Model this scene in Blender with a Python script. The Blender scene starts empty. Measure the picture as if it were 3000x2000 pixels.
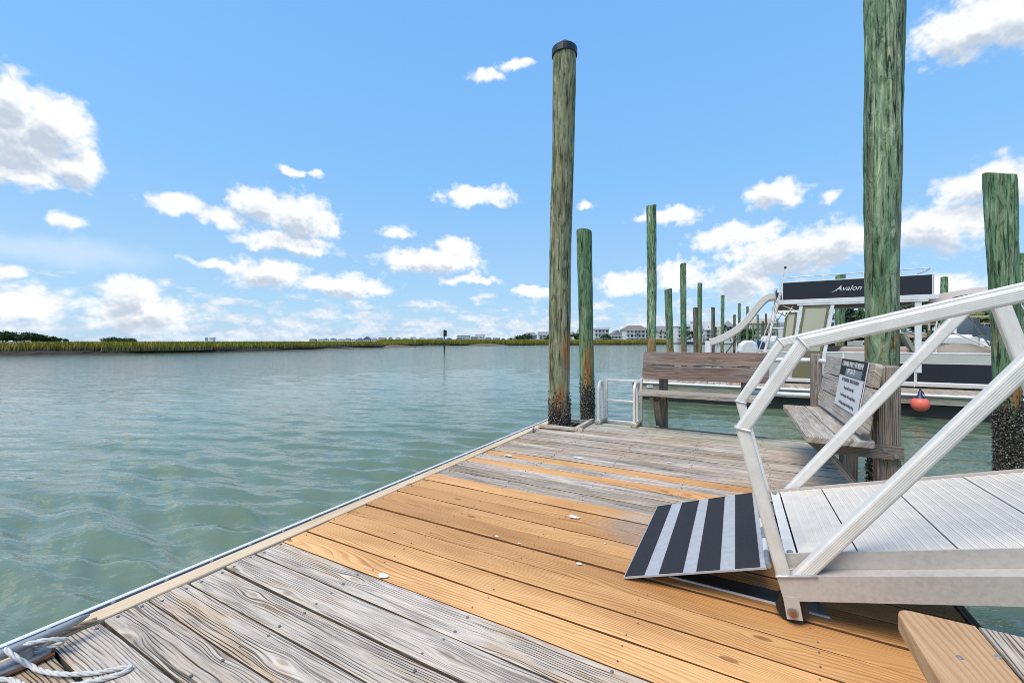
import bpy, math, random
import numpy as np
from mathutils import Vector, Matrix
random.seed(7); rng = np.random.default_rng(11)
SC = bpy.context.scene
COL = SC.collection
# ------------------------------------------------------------------ camera
# x runs along the deck boards (out to the right), y along the dock edge (away), z up; deck top is z = 0
HEAD = math.radians(28.49); EYE = 1.1; FPX = 1205.0; WATER = -0.45
RX, RY = math.cos(HEAD), math.sin(HEAD)          # camera right
FX, FY = -RY, RX                                 # camera forward
cam = bpy.data.objects.new('camera', bpy.data.cameras.new('camera'))
COL.objects.link(cam)
cam.location = (0, 0, EYE); cam.rotation_euler = (math.pi / 2, 0, HEAD)
cam.data.sensor_width = 36.0; cam.data.lens = 36.0 * FPX / 3000.0
cam.data.clip_start = 0.05; cam.data.clip_end = 20000
SC.camera = cam
# ------------------------------------------------------------------ light
SUN_EL, SUN_AZ = math.radians(60), math.radians(203)     # azimuth clockwise from +y
SKY_STRENGTH = 0.088; SUN_STRENGTH = 2.5; SUN_ANGLE = 34.0; EXPOSURE = 0.5
SC.view_settings.view_transform = 'Standard'; SC.view_settings.look = 'None'
SC.view_settings.exposure = EXPOSURE; SC.view_settings.gamma = 1.0
SC.view_settings.use_curve_mapping = False
SC.cycles.max_bounces = 6; SC.cycles.diffuse_bounces = 3; SC.cycles.glossy_bounces = 3
SC.cycles.transmission_bounces = 4; SC.cycles.transparent_max_bounces = 8
SC.cycles.filter_width = 0.95
SC.cycles.caustics_reflective = False; SC.cycles.caustics_refractive = False
sl = bpy.data.lights.new('sun', 'SUN'); sl.energy = SUN_STRENGTH; sl.angle = math.radians(SUN_ANGLE)
sl.color = (1.0, 0.90, 0.75)
so = bpy.data.objects.new('sun', sl); COL.objects.link(so)
sdir = Vector((math.sin(SUN_AZ) * math.cos(SUN_EL), math.cos(SUN_AZ) * math.cos(SUN_EL), math.sin(SUN_EL)))
so.rotation_euler = sdir.to_track_quat('Z', 'Y').to_euler(); so.location = sdir * 60

# ------------------------------------------------------------------ node helper
class NT:
    def __init__(s, tree): s.t = tree; s.N = tree.nodes; s.L = tree.links
    def add(s, kind, ins=None, **attrs):
        n = s.N.new(kind)
        for k, v in attrs.items(): setattr(n, k, v)
        for k, v in (ins or {}).items():
            sock = n.inputs[k]
            if isinstance(v, bpy.types.NodeSocket): s.L.new(v, sock)
            else: sock.default_value = v
        return n
    def m(s, op, a, b=0.0, c=0.0, clamp=False):
        n = s.N.new('ShaderNodeMath'); n.operation = op; n.use_clamp = clamp
        for i, v in enumerate((a, b, c)):
            if isinstance(v, bpy.types.NodeSocket): s.L.new(v, n.inputs[i])
            else: n.inputs[i].default_value = v
        return n.outputs[0]
    def vm(s, op, a, b=(0, 0, 0), c=(0, 0, 0), out=0):
        n = s.N.new('ShaderNodeVectorMath'); n.operation = op
        for i, v in enumerate((a, b, c)):
            if isinstance(v, bpy.types.NodeSocket): s.L.new(v, n.inputs[i])
            else: n.inputs[i].default_value = v
        return n.outputs[out]
    def xyz(s, x, y, z=0.0): return s.add('ShaderNodeCombineXYZ', {0: x, 1: y, 2: z}).outputs[0]
    def sep(s, v):
        n = s.add('ShaderNodeSeparateXYZ', {0: v}); return n.outputs[0], n.outputs[1], n.outputs[2]
    def noise(s, v, scale=1.0, detail=2.0, rough=0.5, dist=0.0):
        return s.add('ShaderNodeTexNoise', {'Vector': v, 'Scale': scale, 'Detail': detail, 'Roughness': rough, 'Distortion': dist}).outputs[0]
    def mr(s, v, a, b, c=0.0, d=1.0, smooth=True):
        n = s.add('ShaderNodeMapRange', {0: v, 1: a, 2: b, 3: c, 4: d}, interpolation_type='SMOOTHSTEP' if smooth else 'LINEAR')
        return n.outputs[0]
    def ramp(s, v, stops, interp='LINEAR'):
        n = s.add('ShaderNodeValToRGB', {0: v}); r = n.color_ramp; r.interpolation = interp
        while len(r.elements) < len(stops): r.elements.new(0.5)
        for e, (p, c) in zip(r.elements, stops): e.position = p; e.color = (*c, 1) if len(c) == 3 else c
        return n.outputs[0]
    def mix(s, f, a, b, blend='MIX'):
        n = s.N.new('ShaderNodeMix'); n.data_type = 'RGBA'; n.blend_type = blend; n.clamp_factor = True
        for i, v in ((0, f), (6, a), (7, b)):
            if isinstance(v, bpy.types.NodeSocket): s.L.new(v, n.inputs[i])
            else: n.inputs[i].default_value = (*v, 1) if isinstance(v, tuple) and len(v) == 3 else v
        return n.outputs[2]

# ------------------------------------------------------------------ world: Nishita sky with cumulus
def azel(u, v):
    """direction of a place in the sky, degrees clockwise from +y and above the horizon"""
    a = math.atan((u - 1500) / FPX)
    return math.degrees(a - HEAD), math.degrees(math.atan((1000 - v) / FPX * math.cos(a)))
# cumulus: centre and half size as seen from the dock (3000 x 2000 frame)
CUM = [(70,400,150,95),(45,285,85,70),(170,370,100,85),(30,495,190,45),(225,490,65,48),
 (525,602,75,28),(650,638,75,30),(760,605,85,48),(885,640,95,60),(850,712,130,30),
 (785,800,110,40),(615,772,65,15),(1010,835,125,32),(1270,765,140,34),(1335,735,65,34),(1370,818,80,14),
 (1395,575,98,28),(1165,682,36,18),(845,500,34,12),(925,508,30,12),(210,657,36,18),(1422,218,36,17),(1512,192,36,13),(1717,602,32,11),
 (1958,633,86,24),(2270,570,76,38),(2430,580,26,16),
 (2850,80,190,80),(2980,45,130,85),(2910,540,160,62),(2740,670,170,60),
 (2160,690,130,34),(2320,740,190,60),(2450,705,120,55),(2170,815,95,58),
 (1830,828,80,32),(2000,800,70,38),(1570,855,62,15),(2780,830,90,34),
 (385,855,75,45),(420,915,135,48),(70,890,150,48),(20,802,55,15)]
BIG = [0,1,2,3,4,7,8,9,10,12,13,25,27,28,29,30,32,33,34,39,40]
world = bpy.data.worlds.new('World'); SC.world = world; world.use_nodes = True
world.cycles.sampling_method = 'NONE'
def build_world():
    # group: (azimuth, elevation, 0) in degrees -> how deep inside a cloud, 0 at its edge
    def field(name, which):
        g = bpy.data.node_groups.new(name, 'ShaderNodeTree')
        g.interface.new_socket('P', in_out='INPUT', socket_type='NodeSocketVector')
        g.interface.new_socket('D', in_out='OUTPUT', socket_type='NodeSocketFloat')
        T = NT(g); gi = T.add('NodeGroupInput'); go = T.add('NodeGroupOutput')
        P = gi.outputs[0]; best = None
        for (u, v, ru, rv) in which:
            ca, ce = azel(u, v); a1, _ = azel(u + ru, v); a0, _ = azel(u - ru, v)
            _, e1 = azel(u, v - rv); _, e0 = azel(u, v + rv)
            k = 1.0 if ru >= 60 else 1.45
            ra = k * max((a1 - a0) / 2, .4); re = k * max((e1 - e0) / 2, .3)
            q = T.vm('MULTIPLY_ADD', P, (1 / ra, 1 / re, 0), (-ca / ra, -ce / re, 0))
            l = T.vm('LENGTH', q, out=1)
            if ru < 60: l = T.m('ADD', l, .30 if ru > 33 else .42)      # small ones are thin and wispy
            best = l if best is None else T.m('MINIMUM', best, l)
        T.L.new(T.m('SUBTRACT', 1.0, best), go.inputs[0])
        return g
    gall = field('cumulus_field', CUM); gbig = field('cumulus_cores', [CUM[i] for i in BIG])
    W = NT(world.node_tree); W.N.clear()
    sky = W.add('ShaderNodeTexSky', sky_type='NISHITA', sun_disc=False, sun_elevation=SUN_EL, sun_rotation=SUN_AZ,
                altitude=0.0, air_density=1.0, dust_density=0.6, ozone_density=2.2)
    d = W.add('ShaderNodeTexCoord').outputs['Generated']
    x, y, z = W.sep(d)
    az = W.m('MULTIPLY', W.m('ARCTAN2', x, y), 57.29578)
    el = W.m('MULTIPLY', W.m('ARCSINE', z), 57.29578)
    # the same weather goes on all the way round: fold the azimuth every 112 degrees
    az = W.m('SUBTRACT', W.m('FLOORED_MODULO', W.m('ADD', az, 84.5), 112.0), 84.5)
    p = W.xyz(az, el, 0.0)
    # billowing edges
    w1 = W.add('ShaderNodeTexNoise', {'Vector': p, 'Scale': 0.33, 'Detail': 3.0, 'Roughness': 0.55})
    off = W.vm('MULTIPLY', W.vm('SUBTRACT', w1.outputs[1], (.5, .5, .5)), (3.4, 2.4, 0))
    pw = W.vm('ADD', p, off)
    def dens(pv, g):
        n = W.N.new('ShaderNodeGroup'); n.node_tree = g; W.L.new(pv, n.inputs[0]); return n.outputs[0]
    f0 = dens(pw, gall)
    up = W.vm('ADD', pw, (0.5, 1.6, 0)); f1 = dens(up, gbig)
    ps = W.vm('MULTIPLY', W.vm('ADD', p, W.vm('MULTIPLY', off, (.3, .3, 0))), (1, 1.15, 1))
    def puff(pv):                       # cauliflower heads
        n = W.add('ShaderNodeTexVoronoi', {'Vector': pv, 'Scale': 0.42, 'Detail': 2.0, 'Roughness': .52, 'Lacunarity': 2.3}, voronoi_dimensions='2D', normalize=True)
        return W.m('SUBTRACT', 1.0, n.outputs['Distance'])
    pf = puff(ps); pf2 = puff(W.vm('ADD', ps, (0.10, 0.42, 0)))
    fb = W.noise(ps, 0.8, 5.0, 0.58)
    dn = W.m('ADD', W.m('ADD', f0, 0.06), W.m('ADD', W.m('MULTIPLY', W.m('SUBTRACT', pf, .62), 1.25), W.m('MULTIPLY', W.m('SUBTRACT', fb, .5), 1.15)))
    alpha = W.mr(dn, -0.26, 0.50)
    # low belt of small far cumulus towards the horizon
    belt = W.noise(W.vm('MULTIPLY', p, (0.26, 0.70, 1)), 1.0, 5.0, 0.56)
    thr = W.ramp(W.m('DIVIDE', el, 12.0), [(0.0, (.26,) * 3), (0.25, (.38,) * 3), (0.55, (.54,) * 3), (0.85, (.75,) * 3)])
    balpha = W.m('MULTIPLY', W.mr(W.m('SUBTRACT', belt, thr), 0.0, 0.20), 0.9)
    # thin streak of high cloud
    ca, ce = azel(150, 735)
    wisp = W.vm('LENGTH', W.vm('MULTIPLY_ADD', pw, (1 / 11.0, 1 / 1.9, 0), (-ca / 11.0, -ce / 1.9, 0)), out=1)
    walpha = W.m('MULTIPLY', W.mr(wisp, 1.1, 0.1), 0.45)
    # relief from the cloud that stands between a spot and the sun
    shade = W.m('MULTIPLY', W.mr(W.m('MULTIPLY_ADD', W.m('SUBTRACT', pf2, .62), .6, f1), 0.0, 0.80), 0.70)
    relief = W.m('MULTIPLY', W.m('SUBTRACT', pf, pf2), 0.9)
    lit = W.m('ADD', W.m('SUBTRACT', 1.0, shade), relief, clamp=True)
    ccol = W.ramp(lit, [(0.30, (4.7, 5.3, 6.2)), (0.60, (6.3, 6.7, 7.2)), (0.95, (8.3, 8.35, 8.4))])
    bcol = W.ramp(W.m('ADD', belt, relief), [(0.35, (4.3, 5.5, 7.0)), (0.78, (7.6, 7.9, 8.3))])
    # clear sky: deep blue overhead, paler towards the horizon
    blue = W.mix(1.0, sky.outputs[0], (0.95, 1.30, 1.45), 'MULTIPLY')
    hz = W.ramp(W.m('DIVIDE', el, 60.0), [(0.0, (3.9, 5.6, 7.4)), (0.12, (3.3, 5.3, 7.6)), (0.35, (2.2, 4.8, 8.4)), (0.75, (1.6, 4.1, 8.6)), (1.0, (1.4, 3.7, 8.4))])
    air = W.mix(0.8, blue, hz)
    c = W.mix(walpha, air, (6.6, 7.4, 8.2))
    c = W.mix(balpha, c, bcol)
    c = W.mix(W.m('MULTIPLY', alpha, 0.97), c, ccol)
    bg = W.add('ShaderNodeBackground', {'Color': c, 'Strength': SKY_STRENGTH})
    out = W.add('ShaderNodeOutputWorld'); W.L.new(bg.outputs[0], out.inputs[0])
build_world()
# ------------------------------------------------------------------ mesh helpers
def at(u, v, y=None, z=None, t=None, x=None):
    """the point of the place that lies behind a spot of the 3000 x 2000 view, on a given plane"""
    a = (u - 1500) / FPX; d = (RX * a + FX, RY * a + FY, (1000 - v) / FPX)
    if y is not None: t = y / d[1]
    elif x is not None: t = x / d[0]
    elif z is not None: t = (z - EYE) / d[2]
    return Vector((d[0] * t, d[1] * t, EYE + d[2] * t))
class MB:
    """collects shapes of ONE part and links them as one mesh object"""
    def __init__(s): s.v = []; s.f = []; s.sm = []
    def raw(s, v, f, smooth=False):
        o = len(s.v); s.v += [tuple(p) for p in v]; s.f += [tuple(i + o for i in q) for q in f]; s.sm += [smooth] * len(f); return s
    def box(s, c, size, M=None, bev=0.0):
        hx, hy, hz = (k / 2 for k in size)
        if bev <= 0:
            v = [(x, y, z) for z in (-hz, hz) for y in (-hy, hy) for x in (-hx, hx)]
            f = [(0, 2, 3, 1), (4, 5, 7, 6), (0, 1, 5, 4), (1, 3, 7, 5), (3, 2, 6, 7), (2, 0, 4, 6)]
        else:
            b = min(bev, hx * .9, hy * .9, hz * .9); v = []; idx = {}
            for sx in (-1, 1):
                for sy in (-1, 1):
                    for sz in (-1, 1):
                        idx[sx, sy, sz] = len(v)
                        v += [(sx * hx, sy * (hy - b), sz * (hz - b)), (sx * (hx - b), sy * hy, sz * (hz - b)), (sx * (hx - b), sy * (hy - b), sz * hz)]
            f = []
            def q(a, b_, c_, d_): f.append((a, b_, c_, d_))
            for sg in (-1, 1):
                I = lambda a, b_, c_, k: idx[a, b_, c_] + k
                fs = [[I(sg, -1, -1, 0), I(sg, 1, -1, 0), I(sg, 1, 1, 0), I(sg, -1, 1, 0)],
                      [I(-1, sg, -1, 1), I(-1, sg, 1, 1), I(1, sg, 1, 1), I(1, sg, -1, 1)],
                      [I(-1, -1, sg, 2), I(1, -1, sg, 2), I(1, 1, sg, 2), I(-1, 1, sg, 2)]]
                for w in fs: f.append(tuple(w if sg > 0 else w[::-1]))
            for s1 in (-1, 1):
                for s2 in (-1, 1):
                    e = [[idx[s1, s2, -1] + 0, idx[s1, s2, 1] + 0, idx[s1, s2, 1] + 1, idx[s1, s2, -1] + 1],
                         [idx[s1, -1, s2] + 0, idx[s1, -1, s2] + 2, idx[s1, 1, s2] + 2, idx[s1, 1, s2] + 0],
                         [idx[-1, s1, s2] + 1, idx[1, s1, s2] + 1, idx[1, s1, s2] + 2, idx[-1, s1, s2] + 2]]
                    for w in e: f.append(tuple(w if s1 * s2 < 0 else w[::-1]))
            for k, i in idx.items():
                w = (i, i + 1, i + 2); f.append(w if k[0] * k[1] * k[2] > 0 else w[::-1])
        c = Vector(c)
        if M is not None: v = [(M @ Vector(p)) + c for p in v]
        else: v = [Vector(p) + c for p in v]
        return s.raw(v, f)
    def cyl(s, p, q, r0, r1=None, n=12, caps=True, smooth=True):
        p, q = Vector(p), Vector(q); r1 = r0 if r1 is None else r1
        d = (q - p).normalized(); a = d.orthogonal().normalized(); b = d.cross(a)
        v = []
        for c, r in ((p, r0), (q, r1)):
            v += [c + (a * math.cos(2 * math.pi * i / n) + b * math.sin(2 * math.pi * i / n)) * r for i in range(n)]
        s.raw(v, [(i, (i + 1) % n, n + (i + 1) % n, n + i) for i in range(n)], smooth)
        if caps: s.raw(v[:n], [tuple(range(n))[::-1]]); s.raw(v[n:], [tuple(range(n))])
        return s
    def tube(s, pts, r, n=8, caps=True):
        pts = [Vector(p) for p in pts]; v = []; m = len(pts); prev = None
        rr = r if isinstance(r, (list, tuple)) else [r] * m
        for i, p in enumerate(pts):
            d = ((pts[min(i + 1, m - 1)] - pts[max(i - 1, 0)])).normalized()
            a = d.orthogonal().normalized() if prev is None else (prev - d * prev.dot(d)).normalized()
            prev = a; b = d.cross(a)
            v += [p + (a * math.cos(2 * math.pi * k / n) + b * math.sin(2 * math.pi * k / n)) * rr[i] for k in range(n)]
        f = [(i * n + k, i * n + (k + 1) % n, (i + 1) * n + (k + 1) % n, (i + 1) * n + k) for i in range(m - 1) for k in range(n)]
        s.raw(v, f, True)
        if caps: s.raw(v[:n], [tuple(range(n))[::-1]]); s.raw(v[-n:], [tuple(range(n))])
        return s
    def prism(s, poly, axis0, axis1, ext, origin=(0, 0, 0)):
        """polygon in the plane of axis0, axis1 pushed along ext"""
        a, b, e, o = Vector(axis0), Vector(axis1), Vector(ext), Vector(origin); n = len(poly)
        v = [o + a * x + b * y for x, y in poly]; v += [p + e for p in v]
        f = [(i, (i + 1) % n, n + (i + 1) % n, n + i) for i in range(n)] + [tuple(range(n))[::-1], tuple(range(n, 2 * n))]
        return s.raw(v, f)
    def lathe(s, prof, c=(0, 0, 0), n=16, smooth=True):
        c = Vector(c); v = []; m = len(prof)
        for r, z in prof: v += [c + Vector((r * math.cos(2 * math.pi * k / n), r * math.sin(2 * math.pi * k / n), z)) for k in range(n)]
        f = [(i * n + k, i * n + (k + 1) % n, (i + 1) * n + (k + 1) % n, (i + 1) * n + k) for i in range(m - 1) for k in range(n)]
        return s.raw(v, f, smooth)
    def mesh(s, name, mat):
        me = bpy.data.meshes.new(name); me.from_pydata(s.v, [], s.f)
        me.polygons.foreach_set('use_smooth', s.sm); me.materials.append(mat); me.update(); return me
    def build(s, name, mat, parent=None, loc=None, rot=None):
        return put(name, s.mesh(name, mat), parent, loc, rot)
def put(name, me, parent=None, loc=None, rot=None, scale=None):
    o = bpy.data.objects.new(name, me); COL.objects.link(o)
    if loc is not None: o.location = loc
    if rot is not None: o.rotation_euler = rot
    if scale is not None: o.scale = scale
    if parent is not None: o.parent = parent
    return o
def tag(o, label=None, cat=None, group=None, kind=None):
    if label: o['label'] = label
    if cat: o['category'] = cat
    if group: o['group'] = group
    if kind: o['kind'] = kind
    return o
def thing(name, label, cat, loc=(0, 0, 0), rz=0.0, group=None):
    o = bpy.data.objects.new(name, None); COL.objects.link(o); o.location = loc; o.rotation_euler = (0, 0, rz)
    o.empty_display_size = .1
    return tag(o, label, cat, group)
def lettering(text, size, mat, parent, M, align='CENTER', shear=0.0, name='lettering', squeeze=1.0, thick=0.0015):
    cu = bpy.data.curves.new(name, 'FONT'); cu.body = text; cu.size = size; cu.align_x = align; cu.align_y = 'CENTER'
    cu.extrude = thick; cu.shear = shear; cu.resolution_u = 3
    o = bpy.data.objects.new(name, cu); COL.objects.link(o)
    dg = bpy.context.evaluated_depsgraph_get()
    me = bpy.data.meshes.new_from_object(o.evaluated_get(dg)); bpy.data.objects.remove(o); bpy.data.curves.remove(cu)
    me.materials.clear(); me.materials.append(mat)
    r = bpy.data.objects.new(name, me); COL.objects.link(r); r.parent = parent
    r.matrix_local = M @ Matrix.Diagonal((squeeze, 1, 1, 1)); return r
def frame(o, xa, ya):
    xa, ya = Vector(xa).normalized(), Vector(ya).normalized(); za = xa.cross(ya)
    return Matrix(((xa.x, ya.x, za.x, o[0]), (xa.y, ya.y, za.y, o[1]), (xa.z, ya.z, za.z, o[2]), (0, 0, 0, 1)))

# ------------------------------------------------------------------ materials
MATS = {}
def newmat(name):
    m = bpy.data.materials.new(name); m.use_nodes = True; t = NT(m.node_tree)
    b = t.N['Principled BSDF']; MATS[name] = m; return m, t, b
def plain(name, col, rough=0.6, metal=0.0, var=0.12, scale=6.0, spec=0.5, bump=0.0):
    m, t, b = newmat(name)
    n = t.noise(t.add('ShaderNodeTexCoord').outputs['Object'], scale, 4.0, .6)
    c = t.mix(1.0, col, t.ramp(n, [(.3, (1 - var,) * 3), (.7, (1 + var * .4,) * 3)]), 'MULTIPLY')
    t.L.new(c, b.inputs['Base Color']); b.inputs['Roughness'].default_value = rough
    b.inputs['Metallic'].default_value = metal; b.inputs['Specular IOR Level'].default_value = spec
    if bump:
        bn = t.add('ShaderNodeBump', {'Height': t.noise(t.add('ShaderNodeTexCoord').outputs['Object'], scale * 9, 3.0), 'Strength': bump, 'Distance': .01})
        t.L.new(bn.outputs[0], b.inputs['Normal'])
    return m
def grain_coords(t):
    tc = t.add('ShaderNodeTexCoord'); oi = t.add('ShaderNodeObjectInfo'); r = oi.outputs['Random']
    off = t.vm('MULTIPLY', t.xyz(r, r, r), (61.0, 23.0, 7.0))
    P = t.vm('ADD', tc.outputs['Object'], off); x, y, z = t.sep(P)
    y2 = t.m('MULTIPLY_ADD', z, 0.7, y)          # edges of the board go on with the same grain
    return P, x, y2, r
def knots(t, x, y, dens, keep):
    """distance (about metres) to the next knot; cells without a knot read as far away"""
    v = t.add('ShaderNodeTexVoronoi', {'Vector': t.xyz(t.m('MULTIPLY', x, dens[0]), t.m('MULTIPLY', y, dens[1]), 0.0), 'Scale': 1.0, 'Randomness': .8}, voronoi_dimensions='2D')
    cr, cg, cb = t.sep(v.outputs['Color'])
    miss = t.mr(cr, keep, keep + .01, 0.0, .6)
    px, py, pz = t.sep(v.outputs['Position'])
    dy = t.m('DIVIDE', t.m('SUBTRACT', t.m('MULTIPLY', y, dens[1]), py), dens[1])   # metres across the grain from the knot
    return t.m('ADD', v.outputs['Distance'], miss), dy
def weathered(name, light, mid, tan, tanamt=.5, crack=1.0, bump=.7, dark=(.03, .025, .022)):
    m, t, b = newmat(name)
    P, x, y, r = grain_coords(t)
    lo = t.noise(t.xyz(t.m('MULTIPLY', x, 1.3), t.m('MULTIPLY', y, 5.0), 0.0), 1.0, 3.0)
    yw = t.m('MULTIPLY_ADD', t.m('SUBTRACT', lo, .5), .048, y)
    d, dy = knots(t, x, y, (2.2, 6.5), .28); k = t.mr(d, .34, .05)
    g = t.m('SUBTRACT', yw, t.m('MULTIPLY', t.m('MULTIPLY', dy, k), .85))
    cr = t.noise(t.xyz(t.m('MULTIPLY', x, 1.2), t.m('MULTIPLY', g, 75.0), r), 1.0, 3.0, .6)
    # open grain: thin dark lines that come and go along the board
    wob = t.noise(t.xyz(t.m('MULTIPLY', x, .7), t.m('MULTIPLY', y, 18.0), r), 1.0, 2.0)
    ring = t.m('FRACT', t.m('MULTIPLY_ADD', wob, 2.2, t.m('DIVIDE', g, .0105)))
    tri = t.m('ABSOLUTE', t.m('SUBTRACT', ring, .5))
    pres = t.noise(t.xyz(t.m('MULTIPLY', x, 2.2), t.m('MULTIPLY', g, 34.0), t.m('MULTIPLY', r, 3.0)), 1.0, 3.0, .6)
    line = t.m('MULTIPLY', t.mr(tri, .19, .06), t.mr(pres, .41, .55))
    fine = t.noise(t.xyz(t.m('MULTIPLY', x, 6.0), t.m('MULTIPLY', g, 300.0), r), 1.0, 3.0, .65)
    patch = t.noise(t.xyz(t.m('MULTIPLY', x, 2.2), t.m('MULTIPLY', y, 13.0), t.m('MULTIPLY', r, 9.0)), 1.0, 5.0, .65)
    region = t.noise(t.xyz(t.m('MULTIPLY', x, .9), t.m('MULTIPLY', y, 2.5), 4.0), 1.0, 2.0)
    c = t.ramp(patch, [(.30, mid), (.5, light), (.70, tuple(min(q * 1.14, .9) for q in light))])
    c = t.mix(t.m('MULTIPLY', t.mr(t.m('ADD', patch, t.m('MULTIPLY', region, .7)), .80, 1.0), tanamt), c, tan)
    c = t.mix(1.0, c, t.ramp(fine, [(.32, (.58, .56, .55)), (.55, (1.0, 1.0, 1.0)), (.7, (1.1, 1.1, 1.1))]), 'MULTIPLY')
    depth = t.m('MULTIPLY', t.m('MAXIMUM', t.mr(cr, .41, .31), line), t.m('MULTIPLY', t.mr(region, .30, .60, .45, 1.0), crack), clamp=True)
    c = t.mix(t.m('MULTIPLY', depth, .94), c, dark)
    core = t.mr(d, .075, .04)
    c = t.mix(t.m('MULTIPLY', core, .55), c, tuple(q * .55 for q in tan))
    tone = t.mr(r, 0, 1, .82, 1.12, False); c = t.mix(1.0, c, t.xyz(tone, tone, tone), 'MULTIPLY')
    t.L.new(c, b.inputs['Base Color']); b.inputs['Roughness'].default_value = .88; b.inputs['Specular IOR Level'].default_value = .2
    h = t.m('SUBTRACT', t.m('MULTIPLY', fine, .35), depth)
    t.L.new(t.add('ShaderNodeBump', {'Height': h, 'Strength': bump, 'Distance': .006}).outputs[0], b.inputs['Normal'])
    return m
def fresh(name, early, late, knotc, spacing=.013, warp=.11, amp=1.0, worn=None):
    m, t, b = newmat(name)
    P, x, y, r = grain_coords(t)
    lo = t.noise(t.xyz(t.m('MULTIPLY', x, .8), t.m('MULTIPLY', y, 4.5), t.m('MULTIPLY', r, 11.0)), 1.0, 1.0, .4)
    d, dy = knots(t, x, y, (2.4, 6.5), .16); k = t.mr(d, .36, .05)
    g = t.m('MULTIPLY_ADD', t.m('SUBTRACT', lo, .5), warp, y)
    g = t.m('SUBTRACT', g, t.m('MULTIPLY', t.m('MULTIPLY', dy, k), .85))
    g = t.m('MULTIPLY_ADD', t.noise(t.xyz(t.m('MULTIPLY', x, 3.0), t.m('MULTIPLY', y, 30.0), r), 1.0, 2.0), .003, g)
    vs = t.noise(t.xyz(0.0, t.m('MULTIPLY', g, 14.0), r), 1.0, 2.0)
    ring = t.m('FRACT', t.m('MULTIPLY_ADD', vs, 2.0, t.m('DIVIDE', g, spacing)))
    late_m = t.m('MULTIPLY', t.mr(ring, .35, .85), t.mr(ring, 1.0, .93))
    fine = t.noise(t.xyz(t.m('MULTIPLY', x, 5.0), t.m('MULTIPLY', g, 380.0), r), 1.0, 2.0, .6)
    patch = t.noise(t.xyz(t.m('MULTIPLY', x, 1.3), t.m('MULTIPLY', y, 6.0), t.m('MULTIPLY', r, 5.0)), 1.0, 4.0, .6)
    amt = t.mr(patch, .3, .65, .2, 1.0)
    c = t.mix(t.m('MULTIPLY', t.m('MULTIPLY', late_m, amt), amp), early, late)
    c = t.mix(t.mr(patch, .45, .72, 0.0, .42), c, tuple(q * .85 for q in late))
    c = t.mix(1.0, c, t.ramp(fine, [(.3, (.80, .77, .74)), (.65, (1.05,) * 3)]), 'MULTIPLY')
    core = t.mr(d, .062, .035); rim = t.m('SUBTRACT', t.mr(d, .085, .06), core)
    c = t.mix(t.m('MULTIPLY', core, .7), c, knotc)
    c = t.mix(t.m('MULTIPLY', rim, .6, clamp=True), c, tuple(q * .4 for q in knotc))
    wear = t.noise(t.xyz(t.m('MULTIPLY', x, 1.9), t.m('MULTIPLY', y, 8.0), 7.0), 1.0, 5.0, .7)
    c = t.mix(t.mr(wear, .60, .78, 0.0, .45), c, tuple(q * .62 for q in early))
    if worn:        # a patch of grey wear where people step off the flap
        gp_ = t.add('ShaderNodeNewGeometry').outputs['Position']
        q = t.vm('LENGTH', t.vm('MULTIPLY', t.vm('SUBTRACT', gp_, (*worn[:2], 0.0)), (1 / worn[2], 1 / worn[3], 0)), out=1)
        wn = t.noise(t.vm('MULTIPLY', gp_, (7, 16, 1)), 1.0, 5.0, .7)
        c = t.mix(t.mr(t.m('ADD', q, t.m('MULTIPLY', wn, 1.5)), 1.75, 1.15, 0.0, .6), c, t.ramp(fine, [(.35, (.20, .19, .17)), (.6, (.46, .43, .38))]))
    tone = t.mr(r, 0, 1, .70, 1.10, False); c = t.mix(1.0, c, t.xyz(tone, t.m('POWER', tone, 1.25), t.m('POWER', tone, 1.5)), 'MULTIPLY')
    t.L.new(c, b.inputs['Base Color']); b.inputs['Roughness'].default_value = .6; b.inputs['Specular IOR Level'].default_value = .3
    t.L.new(t.add('ShaderNodeBump', {'Height': t.m('ADD', fine, late_m), 'Strength': .15, 'Distance': .003}).outputs[0], b.inputs['Normal'])
    return m
GREY = weathered('grey_boards', (.67, .565, .455), (.42, .345, .28), (.56, .40, .255), .85)
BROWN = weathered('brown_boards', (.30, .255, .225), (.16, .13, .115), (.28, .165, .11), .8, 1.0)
POSTW = weathered('post_timber', (.37, .315, .27), (.215, .175, .148), (.34, .235, .155), .7, .9)
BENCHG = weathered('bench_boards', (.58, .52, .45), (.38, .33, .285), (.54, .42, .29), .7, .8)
GREENISH = weathered('mossy_boards', (.54, .515, .42), (.35, .335, .26), (.50, .43, .27), .5, .8)
FRESH = fresh('new_boards', (.85, .472, .19), (.53, .23, .072), (.26, .08, .02), .0115, .22, worn=(-.46, 2.50, .34, .32))
FRESHL = fresh('new_bench_boards', (.84, .57, .33), (.60, .33, .15), (.30, .14, .05), .022, .34)
RIMW = fresh('edge_board', (.74, .56, .36), (.55, .36, .20), (.3, .18, .1), .02, .05)

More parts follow.
